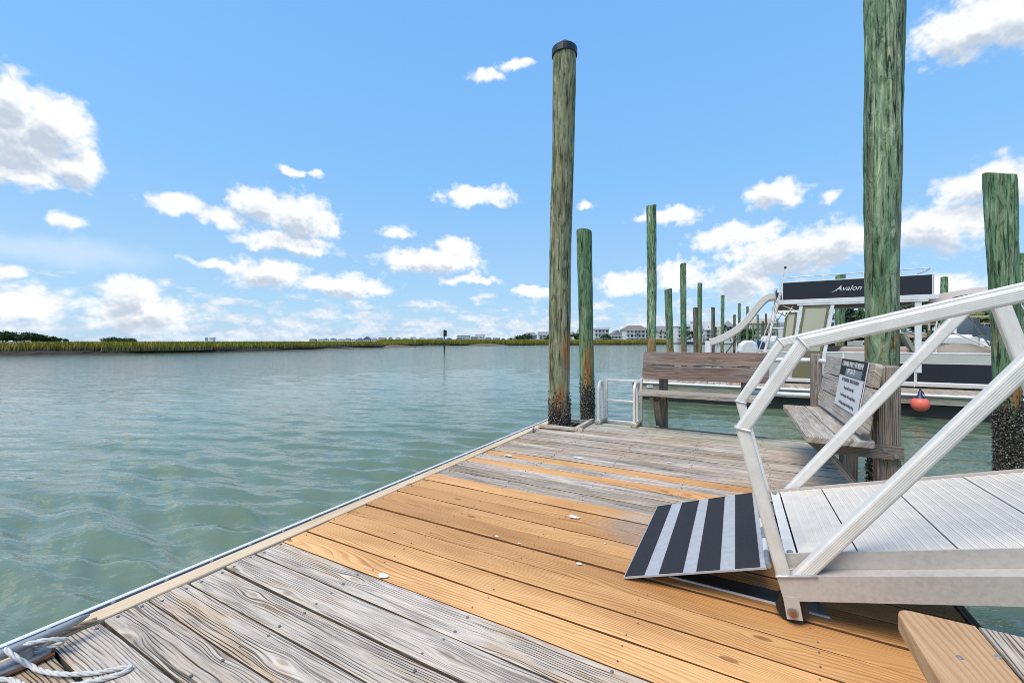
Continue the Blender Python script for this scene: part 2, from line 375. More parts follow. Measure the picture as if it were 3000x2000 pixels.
EDGEN = plain('new_board_gap_shade', (.20, .085, .03), .8, var=.4, scale=14.0); EDGEG = plain('old_board_gap_shade', (.13, .105, .08), .9, var=.5, scale=14.0)  # side colours darkened to put gap shade between the boards
def piling_mat(name, cols, lightc, streak=1.0, rust=1.0, barn=.28, bumpk=.6, knobby=0.0, rz=0.0):
    m, t, b = newmat(name)
    tc = t.add('ShaderNodeTexCoord'); oi = t.add('ShaderNodeObjectInfo'); r = oi.outputs['Random']
    x, y, z = t.sep(tc.outputs['Object'])
    P = t.vm('ADD', tc.outputs['Object'], t.vm('MULTIPLY', t.xyz(r, r, r), (17, 29, 13)))
    s1 = t.noise(t.vm('MULTIPLY', P, (9, 9, 1.1)), 1.0, 4.0, .6, .4)
    s2 = t.noise(t.vm('MULTIPLY', P, (42, 42, 2.6)), 1.0, 3.0, .6, .3)
    big = t.noise(t.vm('MULTIPLY', P, (4, 4, .8)), 1.0, 2.0)
    c = t.ramp(s1, [(.28, cols[0]), (.45, cols[1]), (.62, cols[2]), (.78, cols[3])])
    c = t.mix(t.mr(t.m('ADD', t.m('MULTIPLY', big, .6), t.m('MULTIPLY', s2, .5)), .56, .72, 0, .75), c, lightc)
    c = t.mix(t.mr(t.noise(t.vm('MULTIPLY', P, (20, 20, .7)), 1.0, 3.0, .6), .50, .66, 0, .6), c, (.20, .165, .12))
    c = t.mix(t.m('MULTIPLY', t.mr(s2, .45, .34), .9), c, tuple(q * .25 for q in cols[0]))
    fl = t.noise(t.vm('MULTIPLY', P, (13, 13, 3.2)), 1.0, 4.0, .62, 1.6)
    c = t.mix(1.0, c, t.ramp(fl, [(.36, (.40, .46, .40)), (.47, (.95, .97, .95)), (.56, (1.05, 1.05, 1.0)), (.66, (1.55, 1.45, 1.35))]), 'MULTIPLY')
    chk = t.m('ABSOLUTE', t.m('SUBTRACT', t.noise(t.vm('MULTIPLY', P, (11, 11, .22)), 1.0, 2.0), .5))
    split = t.m('MULTIPLY', t.mr(chk, .013, .004), t.mr(big, .40, .58))       # drying checks
    c = t.mix(t.m('MULTIPLY', split, .9), c, (.018, .018, .013))
    # tide stain: rust brown, then black crust with shells
    rb = t.m('MULTIPLY_ADD', t.m('SUBTRACT', s1, .5), 1.2, z)
    rm = t.m('MULTIPLY', t.m('MULTIPLY', t.mr(rb, 1.35 + rz, .85 + rz), t.mr(t.noise(t.vm('MULTIPLY', P, (7, 7, 1.6)), 1.0, 3.0, .6, .5), .46, .60)), rust)
    c = t.mix(rm, c, t.ramp(s2, [(.3, (.16, .045, .012)), (.5, (.36, .15, .045)), (.7, (.45, .27, .10))]))
    bz = t.m('MULTIPLY_ADD', t.m('SUBTRACT', s1, .5), .9, z)
    bm = t.mr(bz, barn + .10, barn - .14)
    shell = t.add('ShaderNodeTexVoronoi', {'Vector': P, 'Scale': 75.0}); sh = shell.outputs['Distance']
    crust = t.mix(t.mr(t.noise(P, 60.0, 2.0), .58, .68, 0, .8), t.ramp(s1, [(.3, (.012, .011, .009)), (.7, (.055, .043, .028))]), (.42, .38, .33))
    c = t.mix(bm, c, crust)
    t.L.new(c, b.inputs['Base Color']); b.inputs['Roughness'].default_value = .8; b.inputs['Specular IOR Level'].default_value = .25
    h = t.m('ADD', t.m('ADD', t.m('SUBTRACT', t.m('MULTIPLY', s2, .6), split), t.m('MULTIPLY', fl, .5 + knobby)), t.m('MULTIPLY', t.m('MULTIPLY', sh, bm), 1.6))
    t.L.new(t.add('ShaderNodeBump', {'Height': h, 'Strength': bumpk, 'Distance': .02}).outputs[0], b.inputs['Normal'])
    return m
PIL_OLIVE = piling_mat('olive_piling', [(.13, .13, .075), (.22, .22, .13), (.28, .285, .17), (.32, .26, .185)], (.44, .45, .29), rust=1.0, rz=.15)
PIL_GREEN = piling_mat('green_piling', [(.05, .115, .06), (.12, .215, .11), (.20, .30, .165), (.28, .32, .20)], (.38, .50, .33), rust=.85)
PIL_DARK = piling_mat('dark_piling', [(.05, .048, .032), (.11, .108, .07), (.17, .165, .11), (.21, .18, .13)], (.27, .275, .19), rust=.3)
PIL_KNOB = piling_mat('knobby_piling', [(.075, .14, .075), (.16, .25, .14), (.27, .35, .22), (.36, .37, .27)], (.55, .63, .43), rust=.65, barn=.1, bumpk=1.0, knobby=.9, rz=.12)
def alu(name, col, metal=.45, rough=.42, mott=.10, ms=16.0):
    m, t, b = newmat(name)
    P = t.add('ShaderNodeTexCoord').outputs['Object']
    n = t.noise(P, ms, 6.0, .65); n2 = t.noise(t.vm('MULTIPLY', P, (3, 3, 3)), 1.0, 3.0)
    f = t.ramp(t.m('MULTIPLY_ADD', n2, .4, t.m('MULTIPLY', n, .6)), [(.32, (1 - mott * 2,) * 3), (.5, (1,) * 3), (.65, (1 + mott,) * 3)])
    t.L.new(t.mix(1.0, col, f, 'MULTIPLY'), b.inputs['Base Color'])
    b.inputs['Metallic'].default_value = metal
    t.L.new(t.mr(n, .3, .7, rough - .06, rough + .14), b.inputs['Roughness'])
    t.L.new(t.add('ShaderNodeBump', {'Height': n, 'Strength': .06, 'Distance': .004}).outputs[0], b.inputs['Normal'])
    return m
ALU = alu('aluminium', (.74, .705, .645), .12, .48, .06); ALUF = alu('aluminium_floor', (.72, .65, .56), .06, .6, .06); ALUD = alu('aluminium_beam', (.53, .48, .43), .15, .5, .09, 60.0); ALUW = alu('aluminium_light', (.77, .72, .65), .1, .5, .05)
WELD = alu('weld', (.66, .64, .61), .5, .4, .2, 90.0)
WHITE = plain('white_paint', (.78, .78, .78), .4); WVINYL = plain('white_vinyl', (.80, .80, .79), .45, var=.06)
BLACK = plain('black_plastic', (.018, .018, .02), .45, var=.2); BLACKP = plain('black_panel', (.014, .015, .022), .28, var=.1, spec=.5)
GRIP = plain('grip_tape', (.022, .023, .028), .92, var=.4, scale=160.0, bump=.3); STRIPE = plain('grey_stripe', (.42, .42, .43), .7, var=.12, scale=30.0)
RUST = plain('rust', (.30, .10, .03), .85, var=.5, scale=60.0); STEEL = plain('galvanised', (.36, .36, .36), .5, .5, .25, 30.0)
ROPEW = plain('white_rope', (.68, .65, .60), .9, var=.25, scale=60.0); ROPET = plain('tan_rope', (.40, .30, .19), .9, var=.3, scale=60.0)
TAN = plain('tan_vinyl', (.42, .33, .27), .6, var=.08); CANVAS = plain('beige_canvas', (.52, .44, .36), .85, var=.08); CANVASB = plain('brown_canvas', (.20, .105, .05), .85)
BEIGE = plain('beige_fibreglass', (.68, .64, .58), .4, var=.05); OLIVE = plain('olive_vinyl', (.17, .16, .085), .6)
CREAM = plain('cream_panel', (.50, .50, .46), .45, var=.05)
RED = plain('red_buoy', (.90, .16, .11), .4, var=.12); NAVY = plain('navy', (.02, .03, .09), .4)
DARK = plain('dark_void', (.012, .012, .013), .8); SPLAT = plain('dropping', (.80, .80, .78), .9, var=.15, scale=50.0)
NAIL = plain('nail', (.22, .19, .17), .6, .3, .4, 80.0)
def pane_mat(name, tint, alpha):
    m, t, b = newmat(name)
    b.inputs['Base Color'].default_value = (*tint, 1); b.inputs['Roughness'].default_value = .12; b.inputs['Alpha'].default_value = alpha; return m
VPANE = pane_mat('clouded_vinyl', (.52, .51, .38), .90)
GLASS = pane_mat('window_glass', (.06, .09, .12), 1.0)
# ------------------------------------------------------------------ water
def water():
    th0 = HEAD + math.pi / 2
    fine = np.linspace(-1.22, 1.22, 460); coarse = np.linspace(1.22, 2 * math.pi - 1.22, 14)[1:-1]
    th = np.concatenate([fine, coarse]) + th0
    r = [0.6]
    while r[-1] < 9000: r.append(r[-1] * (1.0105 if r[-1] < 60 else 1.035))
    r = np.array(r); R, TH = np.meshgrid(r, th, indexing='ij')
    X = R * np.cos(TH); Y = R * np.sin(TH); Z = np.zeros_like(X)
    step = R * .0105
    main = math.radians(-8)                                  # wind sea running towards the dock, crests long
    for i in range(150):
        lam = float(np.exp(rng.uniform(math.log(.12), math.log(1.1)))); k = 2 * math.pi / lam
        a = main + math.pi / 2 * 0 + rng.normal(0, .28); ph = rng.uniform(0, 6.28)
        kx, ky = k * math.cos(a + HEAD - .25 - math.pi / 2), k * math.sin(a + HEAD - .25 - math.pi / 2)
        amp = .0076 * (lam / .5) ** .95 / (1 + (lam / .45) ** 2.2)
        fade = np.clip((lam / step - 3) / 5, 0, 1)
        s = np.sin(kx * X + ky * Y + ph)
        Z += amp * fade * (s + .25 * np.cos(2 * (kx * X + ky * Y + ph)))
    nr, nt = R.shape
    v = np.stack([X, Y, Z + WATER], -1).reshape(-1, 3)
    i, j = np.meshgrid(np.arange(nr - 1), np.arange(nt), indexing='ij'); j2 = (j + 1) % nt
    f = np.stack([i * nt + j, (i + 1) * nt + j, (i + 1) * nt + j2, i * nt + j2], -1).reshape(-1, 4)
    me = bpy.data.meshes.new('water'); me.vertices.add(len(v)); me.vertices.foreach_set('co', v.ravel())
    me.loops.add(f.size); me.loops.foreach_set('vertex_index', f.ravel().astype(np.int32))
    me.polygons.add(len(f)); me.polygons.foreach_set('loop_start', np.arange(0, f.size, 4, dtype=np.int32))
    me.polygons.foreach_set('use_smooth', np.ones(len(f), bool)); me.update(); me.validate()
    m, t, b = newmat('water')
    P = t.add('ShaderNodeTexCoord').outputs['Object']
    rot = t.add('ShaderNodeVectorRotate', {'Vector': P, 'Angle': -HEAD + .12}, rotation_type='Z_AXIS').outputs[0]
    n1 = t.noise(t.vm('MULTIPLY', rot, (1.3, 3.6, 1)), 1.0, 2.0, .5)
    n2 = t.noise(t.vm('MULTIPLY', rot, (.30, 1.1, 1)), 1.0, 3.0, .55)
    sm = t.noise(t.vm('MULTIPLY', rot, (.03, .06, 1)), 1.0, 3.0, .6)
    ridge = lambda n: t.m('SUBTRACT', 1.0, t.m('ABSOLUTE', t.m('MULTIPLY_ADD', n, 2.0, -1.0)))      # sharp little crests
    n0 = t.noise(t.vm('MULTIPLY', rot, (3.6, 10.5, 1)), 1.0, 3.0, .55)
    h = t.m('ADD', t.m('ADD', t.m('MULTIPLY', ridge(n1), .066), t.m('MULTIPLY', ridge(n0), .024)), t.m('MULTIPLY', ridge(n2), .10))
    t.L.new(t.add('ShaderNodeBump', {'Height': h, 'Strength': .55, 'Distance': .5}).outputs[0], b.inputs['Normal'])
    c = t.ramp(sm, [(.3, (.108, .162, .092)), (.7, (.142, .188, .118))])
    t.L.new(c, b.inputs['Base Color']); b.inputs['Roughness'].default_value = .05
    b.inputs['IOR'].default_value = 1.333; b.inputs['Specular IOR Level'].default_value = 1.0
    me.materials.append(m)
    return tag(put('water', me), kind='structure')
water()
# ------------------------------------------------------------------ marsh
MUD = plain('marsh_mud', (.030, .022, .016), .9, var=.5, scale=1.2, bump=.6); SAND = plain('pale_mud', (.30, .28, .25), .9, var=.2, scale=1.0)
SHELLS = plain('oyster_shells', (.17, .14, .10), .9, var=.7, scale=4.0, bump=.8)
def grass_mat():
    m, t, b = newmat('marsh_grass')
    g = t.add('ShaderNodeNewGeometry'); x, y, z = t.sep(g.outputs['Position'])
    P = g.outputs['Position']
    n = t.noise(t.vm('MULTIPLY', P, (.05, .05, 0)), 1.0, 3.0, .6); n2 = t.noise(t.vm('MULTIPLY', P, (.9, .9, .2)), 1.0, 2.0)
    warm = t.mr(t.m('ADD', t.m('MULTIPLY', y, -.022), n), -.35, .75)      # the seaward end is further into autumn
    c = t.mix(warm, (.33, .31, .04), (.46, .30, .05))
    c = t.mix(t.mr(n2, .35, .7), c, (.22, .22, .035))
    c = t.mix(t.mr(z, .55, .05), c, (.20, .165, .09))                  # dead lower stalks
    t.L.new(c, b.inputs['Base Color']); b.inputs['Roughness'].default_value = .8; b.inputs['Specular IOR Level'].default_value = .15
    b.inputs['Subsurface Weight'].default_value = 0.0
    return m
GRASS = grass_mat()
def spread(poly, n):
    """n points along a polyline, with normals to its left"""
    P = [Vector((p[0], p[1], 0)) for p in poly]; L = [(P[i + 1] - P[i]).length for i in range(len(P) - 1)]; tot = sum(L); out = []
    for k in range(n):
        s = tot * k / (n - 1); i = 0
        while i < len(L) - 1 and s > L[i]: s -= L[i]; i += 1
        d = (P[i + 1] - P[i]).normalized(); out.append((P[i] + d * min(s, L[i]), Vector((-d.y, d.x, 0))))
    return out
def marsh(name, label, poly, deep, nblade, hgt, wid, seed, step=150):
    """left of the polyline lies the marsh"""
    rg = random.Random(seed); line = spread(poly, step); v = []; f = []
    prof = [(-.6, -1.0), (0, -.47), (.5, -.36), (.8, -.16), (1.4, -.04), (4, .10), (deep, .20)]
    # a soft, nibbled bank
    for i, (p, n) in enumerate(line):
        j = rg.uniform(-.5, .5) + 1.2 * math.sin(i * .23 + seed)
        for k, (o, z) in enumerate(prof):
            q = p + n * (o + (j if k < 5 else 0)); v.append((q.x, q.y, z + (rg.uniform(-.10, .10) if 1 < k < 6 else 0)))
    m = len(prof)
    f = [(i * m + k, i * m + k + 1, (i + 1) * m + k + 1, (i + 1) * m + k) for i in range(len(line) - 1) for k in range(m - 1)]
    o = MB().raw(v, f).build('marsh_bank', MUD); tag(o, kind='structure')
    gv = []; gf = []
    dense = spread(poly, 1400)
    for i in range(nblade):
        p, n = dense[rg.randrange(len(dense))]; dist = (p - Vector((0, 0, 0))).length
        o_ = .75 + abs(rg.gauss(0, 1)) ** 1.5 * deep * .16
        if o_ > deep * .9: continue
        t_ = Vector((n.y, -n.x, 0)); q = p + n * (o_ + rg.uniform(-.3, .4)) + t_ * rg.uniform(-.5, .5)
        h = hgt * rg.uniform(.72, 1.12) * (.85 if o_ < 1.6 else 1.0); w = wid * rg.uniform(.5, 1.3) * dist / 50
        a = rg.uniform(0, 3.14); s = Vector((math.cos(a), math.sin(a), 0)) * w; lean = Vector((rg.gauss(0, .13), rg.gauss(0, .13), 0)) * h
        b0 = -.14 if o_ < 1.6 else .02; k = len(gv)
        gv += [q - s + Vector((0, 0, b0)), q + s + Vector((0, 0, b0)), q + s * .7 + lean * .4 + Vector((0, 0, b0 + h * .6)), q - s * .7 + lean * .4 + Vector((0, 0, b0 + h * .6)), q + lean + Vector((0, 0, b0 + h))]
        gf += [(k, k + 1, k + 2, k + 3), (k + 3, k + 2, k + 4)]
    o = MB().raw(gv, gf).build('marsh_grass', GRASS)
    tag(o, label, 'grass', kind='stuff')
marsh('m', 'broad band of yellow green marsh grass on the left bank', [(-95, -60), (-73, 13), (-68.5, 20.5), (-66, 30), (-71, 50), (-78, 64), (-81, 80), (-84.5, 92), (-92, 100), (-150, 120)], 26, 62000, 1.08, .06, 3, 260)
fm = [at(u, 1000, t=t) for u, t in ((1100, 190), (1215, 158), (1330, 166), (1480, 175), (1600, 180), (1700, 185), (1800, 190), (1900, 197), (1945, 204), (1962, 218), (1945, 240))]
marsh('m', 'far strip of marsh grass behind the capped piling and channel posts', [(p.x, p.y) for p in fm], 22, 36000, 2.0, .035, 5, 220)
# pale mud flats at the foot of the bank
def flat(pts, z, name, mat):
    o = MB().raw([(x, y, z) for x, y in pts], [tuple(range(len(pts)))]).build(name, mat); return tag(o, kind='structure')
flat([(-67.6, 40), (-70.2, 50), (-77.0, 64), (-80.0, 80), (-83, 88), (-80.5, 88), (-78.2, 80), (-75.2, 66), (-68.6, 50.5)], WATER + .045, 'mud_flat', SAND)
def oyster_bar(label, c, ax, ay, h, seed):
    rg = random.Random(seed); v = []; f = []; n, m = 40, 9
    for i in range(m):
        q = i / (m - 1)
        for k in range(n):
            a = 2 * math.pi * k / n; e = (1 - q) * (1 + .25 * math.sin(3 * a + seed) + .12 * math.sin(7 * a))
            x = math.cos(a) * ax * e; y = math.sin(a) * ay * e
            z = WATER - .1 + (h + .1) * (1 - (1 - q) ** 2) + rg.uniform(-.06, .06)
            v.append((c[0] + x * RX + y * FX, c[1] + x * RY + y * FY, z))
    f = [(i * n + k, i * n + (k + 1) % n, (i + 1) * n + (k + 1) % n, (i + 1) * n + k) for i in range(m - 1) for k in range(n)] + [tuple((m - 1) * n + k for k in range(n))]
    o = MB().raw(v, f).build('oyster_bar', SHELLS); tag(o, label, 'oyster bar')
oyster_bar('low brown oyster shell bar between the channel post and capped piling', at(1422, 1013, z=WATER), 7.0, 4.0, .85, 2)
oyster_bar('dark oyster shell spit at the tip of the left marsh', at(1155, 1017, z=WATER), 5.5, 3.0, .6, 6)
# ------------------------------------------------------------------ far shore: ground under the town
shore = [at(u, 1000, t=t) for u, t in ((1380, 520), (1520, 420), (1660, 360), (1800, 320), (1980, 285), (2160, 255), (2340, 230), (2600, 205), (3200, 190))]
back = [at(u, 1000, t=2600) for u in (3600, 2400, 1800, 1300, 700, 200, -300)]
left = [at(u, 1000, t=t) for u, t in ((-300, 900), (300, 900), (800, 820), (1150, 760))]
flat([(p.x, p.y) for p in back + left + shore], .05, 'far_shore', plain('shore_ground', (.16, .16, .09), .9, var=.4, scale=.05))

# ------------------------------------------------------------------ the floating dock
DX0, DX1, DY0, DY1 = -2.19, .80, -1.6, 5.63      # plank ends, near end, far end
PITCH = .1465; Y_FIRST = 1.386
dock = thing('floating_dock', 'floating timber dock of grey and new orange boards', 'dock', (0, 0, 0))
def plank_mesh(L, W, T, mat, seed, wob=.0022, cuts=10):
    rg = random.Random(seed); m = MB(); v = []; f = []
    prof = [(-W / 2, -T), (-W / 2, -.004), (-W / 2 + .004, 0), (-W / 6, .0008), (W / 6, .0008), (W / 2 - .004, 0), (W / 2, -.004), (W / 2, -T)]
    cup = rg.uniform(-.003, .002)
    for i in range(cuts + 1):
        x = -L / 2 + L * i / cuts; e0, e1 = rg.uniform(-wob, wob), rg.uniform(-wob, wob); dz = rg.uniform(-.0015, .0015)
        for k, (y, z) in enumerate(prof):
            v.append((x, y + (e0 if k < 3 else e1 if k > 4 else 0), z + (dz + (cup if k in (3, 4) else 0) if k not in (0, 7) else 0)))
    n = len(prof)
    f = [(i * n + k, i * n + (k + 1) % n, (i + 1) * n + (k + 1) % n, (i + 1) * n + k) for i in range(cuts) for k in range(n)]
    f += [tuple(range(n)), tuple(cuts * n + k for k in range(n))[::-1]]
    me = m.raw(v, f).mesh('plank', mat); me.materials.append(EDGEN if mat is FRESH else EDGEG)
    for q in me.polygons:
        if abs(q.normal.y) > .8: q.material_index = 1          # board sides: darker colour paints in the shade of the gaps
    return me
LEN = DX1 - DX0
grey_m = [plank_mesh(LEN, PITCH - .0075, .038, GREY, i) for i in range(4)]
moss_m = [plank_mesh(LEN, PITCH - .008, .038, GREENISH, i + 20) for i in range(2)]
new_m = [plank_mesh(LEN, PITCH - .011, .040, FRESH, i + 40, .0012) for i in range(3)]
HX0, HX1, HY0, HY1 = -2.19, -1.72, 4.82, 5.40     # well of the capped piling
i0 = int(math.floor((DY0 - Y_FIRST) / PITCH)); i1 = int(math.floor((DY1 - Y_FIRST) / PITCH))
nails = MB()
for i in range(i0, i1):
    y = Y_FIRST + PITCH * (i + .5); new = (0 <= i <= 8) or i in (12, 14)
    me = new_m[i % 3] if new else (moss_m[i % 2] if y > 5.0 else grey_m[(i * 7) % 4])
    z = random.uniform(-.003, .003) + (.002 if new else 0)
    dx = random.uniform(-.008, .008)
    if HY0 - .01 < y < HY1 - .02:          # cut short at the well
        sh = plank_mesh(DX1 - HX1, PITCH - .008, .038, GREENISH if y > 5 else GREY, 70 + i)
        put('plank', sh, dock, ((HX1 + DX1) / 2, y, z))
    else:
        put('plank', me, dock, ((DX0 + DX1) / 2 + dx, y, z))
    for x in (DX0 + .035, -1.55, -.95, -.35, .25, DX1 - .04):
        if HY0 - .01 < y < HY1 - .02 and x < HX1: continue
        for s in (-.042, .042):
            p = (x + random.uniform(-.02, .02), y + s + random.uniform(-.008, .008), z + .0015)
            r_ = .0065 if not new else .0036
            nails.cyl(p, (p[0], p[1], p[2] + .0022), r_, r_ * .8, 7)
o = nails.build('nail_heads', NAIL, dock); o['kind'] = 'stuff'
# edge: light rim board, dark rub strip with screws, white vinyl strip
o = MB().box((0, 0, 0), (DY1 - DY0, .088, .04), bev=.004).build('edge_board', RIMW, dock, (DX0 - .048, (DY0 + DY1) / 2, -.012), (0, 0, math.pi / 2))
MB().box((DX0 - .107, (DY0 + DY1) / 2, -.012), (.026, DY1 - DY0, .03), bev=.003).build('rub_strip', BLACK, dock)
MB().box((DX0 - .132, (DY0 + DY1) / 2, -.045), (.022, DY1 - DY0, .105), bev=.003).build('vinyl_strip', WVINYL, dock)
sc = MB()
y = DY0 + .1
while y < DY1:
    sc.cyl((DX0 - .107, y, .002), (DX0 - .107, y, .008), .009, .007, 8); y += .185
o = sc.build('strip_screws', STEEL, dock); o['kind'] = 'stuff'
for yy, name in ((DY1 + .02, 'far_fascia'),):
    MB().box((0, 0, 0), (DX1 - DX0 + .13, .038, .19), bev=.004).build('fascia', GREENISH, dock, ((DX0 + DX1) / 2 - .06, yy, -.115))
MB().box((0, 0, 0), (DY1 - DY0, .038, .20), bev=.004).build('fascia', POSTW, dock, (DX1 + .022, (DY0 + DY1) / 2, -.102), (0, 0, math.pi / 2))
MB().box((0, 0, 0), (DY1 - DY0, .038, .20), bev=.004).build('fascia', POSTW, dock, (DX0 - .09, (DY0 + DY1) / 2, -.145), (0, 0, math.pi / 2))
for x in (-1.5, -.75, 0, .5):
    MB().box((0, 0, 0), (DY1 - DY0 - .1, .05, .15)).build('joist', POSTW, dock, (x, (DY0 + DY1) / 2, -.117), (0, 0, math.pi / 2))
for y0, y1 in ((-1.4, .9), (1.1, 2.9), (3.1, 4.7)):
    MB().box(((DX0 + DX1) / 2, (y0 + y1) / 2, -.40), (LEN - .2, y1 - y0, .40), bev=.03).build('float', BLACK, dock)
MB().box((-.5, 5.12, -.40), (2.1, .7, .40), bev=.03).build('float', BLACK, dock)
# timber curb round the well of the piling
for c, s, rz in (((HX0 + HX1) / 2 + .02, HY0 - .02, 0), ((HX0 + HX1) / 2, HY1 + .015, 0)):
    pass
MB().box((0, 0, 0), (.60, .045, .045), bev=.005).build('well_curb', GREY, dock, (-1.93, HY0 - .005, .02))
MB().box((0, 0, 0), (.66, .055, .05), bev=.008).build('well_curb', GREY, dock, (HX1 + .01, 5.12, .027), (0, 0, math.pi / 2))
MB().box((0, 0, 0), (.40, .04, .09), bev=.005).build('well_curb', POSTW, dock, (-1.92, HY1 + .03, -.03))
# droppings and paint spots on the boards
def splat(x, y, r, seed, stretch=1.0):
    rg = random.Random(seed); n = 18; v = []
    for k in range(n):
        a = 2 * math.pi * k / n; q = r * .9 * (1 + rg.uniform(-.16, .16) + .10 * math.sin(3 * a + seed)); v.append((x + math.cos(a) * q * stretch, y + math.sin(a) * q, .0072))
    v.append((x, y, .0085)); o = MB().raw(v, [(k, (k + 1) % n, n) for k in range(n)]).build('dropping', SPLAT, dock)
for k, (x, y, r, st) in enumerate([(-1.449, 1.405, .020, 1.5), (-.886, 2.442, .022, 1.7), (-1.179, 1.992, .008, 1.6), (-.676, 1.94, .012, 1.2), (-1.911, 3.452, .022, 2.2), (-1.297, 3.706, .025, 2.4), (-.527, 3.951, .016, 1.5), (-1.72, 1.75, .007, 1.3), (-1.03, 1.98, .006, 1.5), (-.62, 2.20, .005, 1.4)]):
    splat(x, y, r, k, st)
# ------------------------------------------------------------------ pilings
def piling(name, label, x, y, ztop, r, mat, taper=.012, lean=(0, 0), seed=0, rough=.012, crust=0, crust_top=.25, cap=False, slant=.03, segs=22, group=None, zbot=-1.6):
    rg = random.Random(seed); root = thing(name, label, 'piling', (x, y, 0), 0, group)
    n = segs; nz = max(14, int((ztop - zbot) / .11)); v = []
    ph = [(rg.uniform(0, 6.28), rg.uniform(.4, 1.6), rg.randint(2, 5)) for _ in range(7)]
    bend = rg.uniform(-.035, .035)
    for i in range(nz + 1):
        z = zbot + (ztop - zbot) * i / nz; q = (z - EYE)
        cx = lean[0] * z + bend * math.sin(z * .7 + seed); cy = lean[1] * z
        for k in range(n):
            a = 2 * math.pi * k / n
            d = sum(math.sin(m * a + p + f * z * 3) for p, f, m in ph) / 7 * rough + rg.uniform(-1, 1) * rough * .22
            rr = r + taper * q + d; zz = z + (slant * math.cos(a + seed) * r / .14 if i == nz else 0)
            v.append((cx + rr * math.cos(a), cy + rr * math.sin(a), zz))
    f = [(i * n + k, i * n + (k + 1) % n, (i + 1) * n + (k + 1) % n, (i + 1) * n + k) for i in range(nz) for k in range(n)]
    mb = MB().raw(v, f, True)
    top = v[-n:]; cxm = sum(p[0] for p in top) / n; cym = sum(p[1] for p in top) / n; zm = sum(p[2] for p in top) / n
    ring = [(cxm + (p[0] - cxm) * .86, cym + (p[1] - cym) * .86, p[2] + .012) for p in top]
    mb.raw(list(top) + ring + [(cxm, cym, zm + .010)], [(k, (k + 1) % n, n + (k + 1) % n, n + k) for k in range(n)] + [(n + k, n + (k + 1) % n, 2 * n) for k in range(n)])
    mb.build('shaft', mat, root)
    if crust:
        cb = MB()
        for i in range(crust):
            z = rg.uniform(WATER - .15, crust_top + .18) ; 
            if z > crust_top - .12 and rg.random() < (z - crust_top + .12) / .3: continue
            a = rg.uniform(0, 6.28); rr = r + taper * (z - EYE) + .002
            d = Vector((math.cos(a), math.sin(a), rg.uniform(-.3, .5))).normalized(); p = Vector((lean[0] * z + bend * math.sin(z * .7 + seed) + rr * math.cos(a), lean[1] * z + rr * math.sin(a), z))
            s_ = rg.uniform(.006, .017); t1 = d.orthogonal().normalized(); t2 = d.cross(t1)
            vs = [p + (t1 * math.cos(w) + t2 * math.sin(w)) * s_ * rg.uniform(.7, 1.3) for w in (0, 1.5, 3.1, 4.6)] + [p + d * s_ * rg.uniform(.8, 1.9)]
            cb.raw(vs, [(0, 1, 4), (1, 2, 4), (2, 3, 4), (3, 0, 4)])
        o = cb.build('barnacle_crust', BARN, root); o['kind'] = 'stuff'
    if cap:
        rt = r + taper * (ztop - EYE) + .012; cx = lean[0] * ztop + bend * math.sin(ztop * .7 + seed); cy = lean[1] * ztop
        MB().lathe([(rt, ztop - .075), (rt + .004, ztop - .07), (rt + .004, ztop + .015), (rt - .01, ztop + .03), (.0, ztop + .155)], (cx, cy, 0), 24, False).build('cap', CAPM, root)
    return root
def barn_mat():
    m, t, b = newmat('barnacles'); P = t.add('ShaderNodeTexCoord').outputs['Object']
    n = t.noise(P, 70.0, 2.0)
    t.L.new(t.ramp(n, [(.40, (.015, .013, .011)), (.52, (.07, .055, .042)), (.60, (.20, .17, .145)), (.68, (.58, .54, .50))]), b.inputs['Base Color']); b.inputs['Roughness'].default_value = .8
    return m
BARN = barn_mat(); CAPM = plain('dark_cap', (.022, .020, .028), .4, var=.15)
GP = 'mooring pilings standing in the water'
piling('piling', 'tall olive piling with black cone cap rising through the dock corner', -2.005, 5.055, 4.90, .139, PIL_OLIVE, .003, (.0015, .002), 1, .008, 2600, .30, True, 0, 26)
piling('piling', 'green piling just right of the capped piling, behind the swim ladder', *at(1717, 1000, t=8.0).xy, 3.24, .138, PIL_GREEN, .004, (-.004, 0), 2, .010, 1500, .32, group=GP)
piling('piling', 'thick knobby green piling towering behind the bench with the sign', 1.235, 5.15, 6.1, .125, PIL_KNOB, .0085, (.006, .003), 3, .014, 900, .05, segs=30)
piling('piling', 'thick green piling with slanted top at the right edge of view', *at(2949, 1000, t=4.9).xy, 3.10, .121, PIL_GREEN, .006, (-.02, 0), 4, .014, 3000, .30, slant=.06, segs=28)
